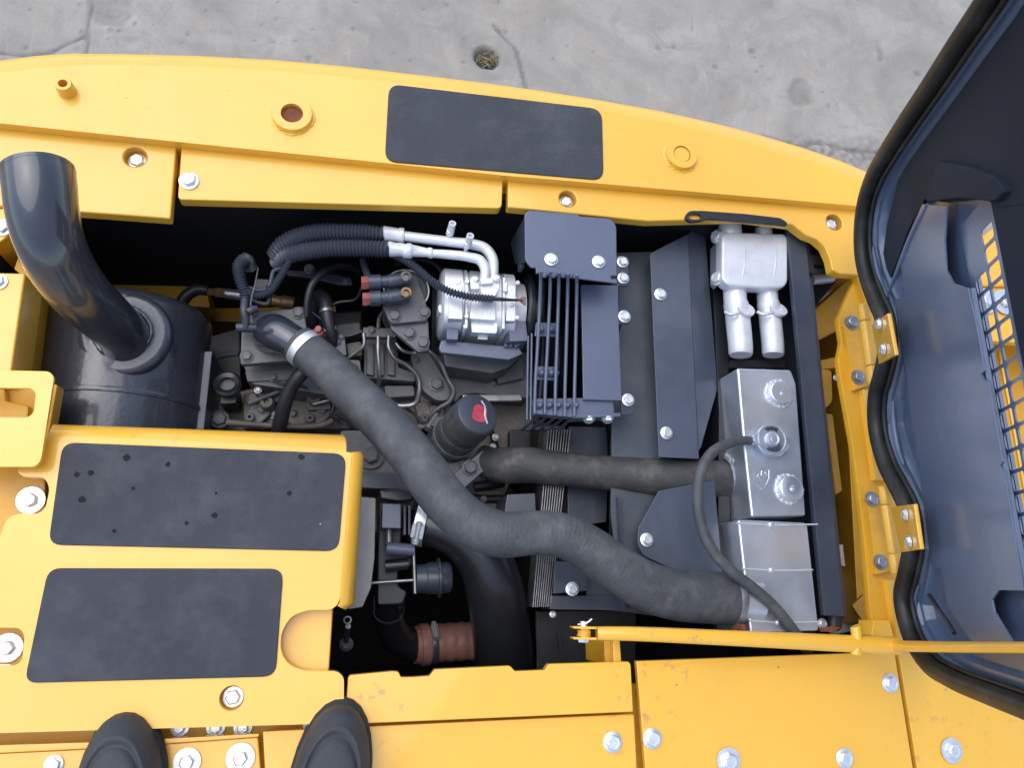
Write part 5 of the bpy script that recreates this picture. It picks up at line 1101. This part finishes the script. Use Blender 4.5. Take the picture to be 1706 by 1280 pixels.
# hinge reinforcement channel and the cross rib in the upper corner
plate('cross_member', [h3(huv(x, y, -.012), -.012) for x, y in rnd([(1560, 268), (1612, 278), (1658, 296), (1674, 318), (1656, 336), (1600, 330), (1540, 337)], 8)], .01, 'hood_shade', HD, ext=hn * -.012, bevel=.004, seg=3)  # the rib is darkened with the same painted shade colour
for pts_ in ([(1452, 400), (1462, 450), (1474, 486), (1480, 494)], [(1488, 668), (1489, 700), (1496, 745), (1506, 775)], [(1530, 976), (1524, 1010), (1532, 1045), (1542, 1068)], [(1478, 494), (1500, 440), (1520, 390), (1545, 340)]):
    c0 = [h3(huv(x, y, -.010), -.010) for x, y in pts_]; s2, r2 = spline(c0, [.002, .0045, .0045, .002], 6); MB().tube(s2, r2, 8).build('pressed_rib', 'hood', HD, ang=60)
hose_h = lambda name, pts_, w_, r, m: MB().tube(*spline([h3(huv(x, y, w_), w_) for x, y in pts_], [r] * len(pts_), 6), 12).build(name, m, HD, ang=60)
hose_h('lower_wire', [(1548, 992), (1560, 1010), (1575, 1032), (1590, 1056)], -.008, .003, 'seal')

# ================================================================== prop rod
PRd = thing('prop_rod', 'long yellow tube prop rod holding the hood open', 'prop rod', P(1200, 1065, 0))
pz0, pz1 = .035, onplane(1494, 1077, HO + hn * .03, hn).z; print('PROP', pz1, onplane(1700, 1080, HO + hn * .03, hn).z, [tuple(round(c,3) for c in q) for q in ruv])
tube_ = [(994, 1056, pz0, 22), (1010, 1056, pz0 + .001, 23), (1200, 1063, pz0 + (pz1 - pz0) * .4, 25), (1350, 1070, pz0 + (pz1 - pz0) * .7, 27), (1494, 1077, pz1, 29)]
hose('tube', tube_, 'yellow', PRd, k=6, seg=26)
zf = lambda x, y: onplane(x, y, HO + hn * .03, hn).z
hose('inner_rod', [(1490, 1077, pz1, 18), (1600, 1079, zf(1600, 1079), 19), (1720, 1080, zf(1720, 1080), 20), (1800, 1081, zf(1800, 1081), 21)], 'yellow', PRd, k=4, seg=18)
for y in (1045, 1063): plate('fork_plate', PP(rnd([(954, y - 1), (994, y), (994, y + 4), (956, y + 3)], 1), pz0 + .008), .016, 'yellow', PRd, bevel=.0008)
hose('roller', [(972, 1048, pz0 - .004, 24), (973, 1052, pz0 - .004, 22), (973, 1058, pz0 - .004, 22), (972, 1063, pz0 - .004, 24)], 'yellow_matt', PRd, k=2, seg=18)
hose('pivot_pin', [(972, 1036, pz0 - .004, 12), (972, 1044, pz0 - .004, 13), (972, 1066, pz0 - .004, 13)], 'zinc', PRd, k=2, seg=14)
hose('pin_head', [(972, 1066, pz0 - .004, 20), (972, 1071, pz0 - .004, 18)], 'zinc', PRd, k=1, seg=6)
hose('split_pin', [(962, 1041, pz0, 3), (975, 1040, pz0, 3), (986, 1032, pz0, 3)], 'zinc', PRd, k=2, seg=6)
hose('cross_pin', [(1425, 1044, pz1, 17), (1426, 1046, pz1, 18), (1426, 1088, pz1, 18), (1426, 1092, pz1, 17)], 'yellow', PRd, k=2, seg=18)
plate('support_post', PP([(1006, 1068), (1020, 1068), (1022, 1108), (1008, 1108)], -.02), .1, 'yellow_matt', PRd, bevel=.002)
plate('support_post', PP([(1021, 1068), (1033, 1068), (1036, 1108), (1022, 1108)], -.004), .12, 'yellow', PRd, bevel=.002)

# ================================================================== the photographer's shoes
def shoe(label, toe, heel_dir, W, L):
    root = thing('shoe', label, 'shoe', toe, 'pair of black shoes on the walkway panel')
    f = Vector(heel_dir); f = Vector((f.x, f.y, 0)).normalized(); sdv = Vector((-f.y, f.x, 0))
    base = Vector((toe[0], toe[1], 0)); z0 = toe[2]
    S0 = .40
    def Wd(s): return W * (1 - .10 * max(0, (s - .4) / .25) ** 2 if s < .65 else .90 - .03 * (s - .65)) * (1 if s < .86 else math.sqrt(max(.06, 1 - ((s - .86) / .145) ** 2)))
    def mesh(qs, zf, name, m, grow=1.):
        T = []
        for k in range(15): T.append(('a', math.pi * k / 14))
        side = [S0 + (1 - S0) * k / 12 for k in range(1, 13)]
        stations = [('l', s) for s in reversed(side)] + T + [('r', s) for s in side]
        V = []; n = len(qs)
        for kind, t in stations:
            for q in qs:
                if kind == 'a':
                    ang = t; p = 2.2
                    cx, sx_ = math.cos(ang), math.sin(ang); rr_ = (abs(cx) ** p + abs(sx_) ** p) ** (-1 / p)
                    x = -W * cx * rr_ * q * grow; s = S0 - (S0 + (grow - 1) * .3) * sx_ * rr_ * q
                else:
                    x = (-1 if kind == 'l' else 1) * Wd(t) * q * grow; s = t
                V.append(base + f * (s * L) + sdv * (-x) + Vector((0, 0, z0 + zf(q, s))))
        F = [(i * n + j, i * n + j + 1, (i + 1) * n + j + 1, (i + 1) * n + j) for i in range(len(stations) - 1) for j in range(n - 1)]
        a = len(stations)
        F += [(j, j + 1, (a - 1) * n + j + 1, (a - 1) * n + j) for j in range(n - 1)]
        return MB().add(V, F).build(name, m, root, ang=70)
    def hgt(s): return .052 + .035 * max(0, s - .12) + .05 * max(0, s - .45)
    def up(q, s):
        h = hgt(s); e = max(0, 1 - q ** 3.2) ** (1 / 2.4)
        z = .014 + h * e
        z += .0030 * math.exp(-((q - .79) / .035) ** 2) - .0035 * math.exp(-((q - .70) / .03) ** 2)
        return z
    qs = [0, .15, .3, .45, .56, .62, .655, .68, .70, .72, .745, .77, .79, .81, .84, .88, .92, .95, .97, .985, 1.0]
    mesh(qs, up, 'upper', 'shoe')
    def sl(q, s): return .016 if q < .99 else (.014 if q < 1.02 else (.004 if q < 1.035 else .002))
    mesh([.9, 1.0, 1.025, 1.04, 1.036], sl, 'sole', 'sole', 1.03)
    return root
t1 = P(203, 1189, .035); t2 = P(572, 1174, .035)
shoe('black leather shoe toe on the left, beside a bare bolt', Vector((t1.x, t1.y, .003)), (.055, -1, 0), .051, .28)
shoe('black leather shoe toe on the right, across the panel gap', Vector((t2.x, t2.y, .014)), (-.13, -1, 0), .050, .28)
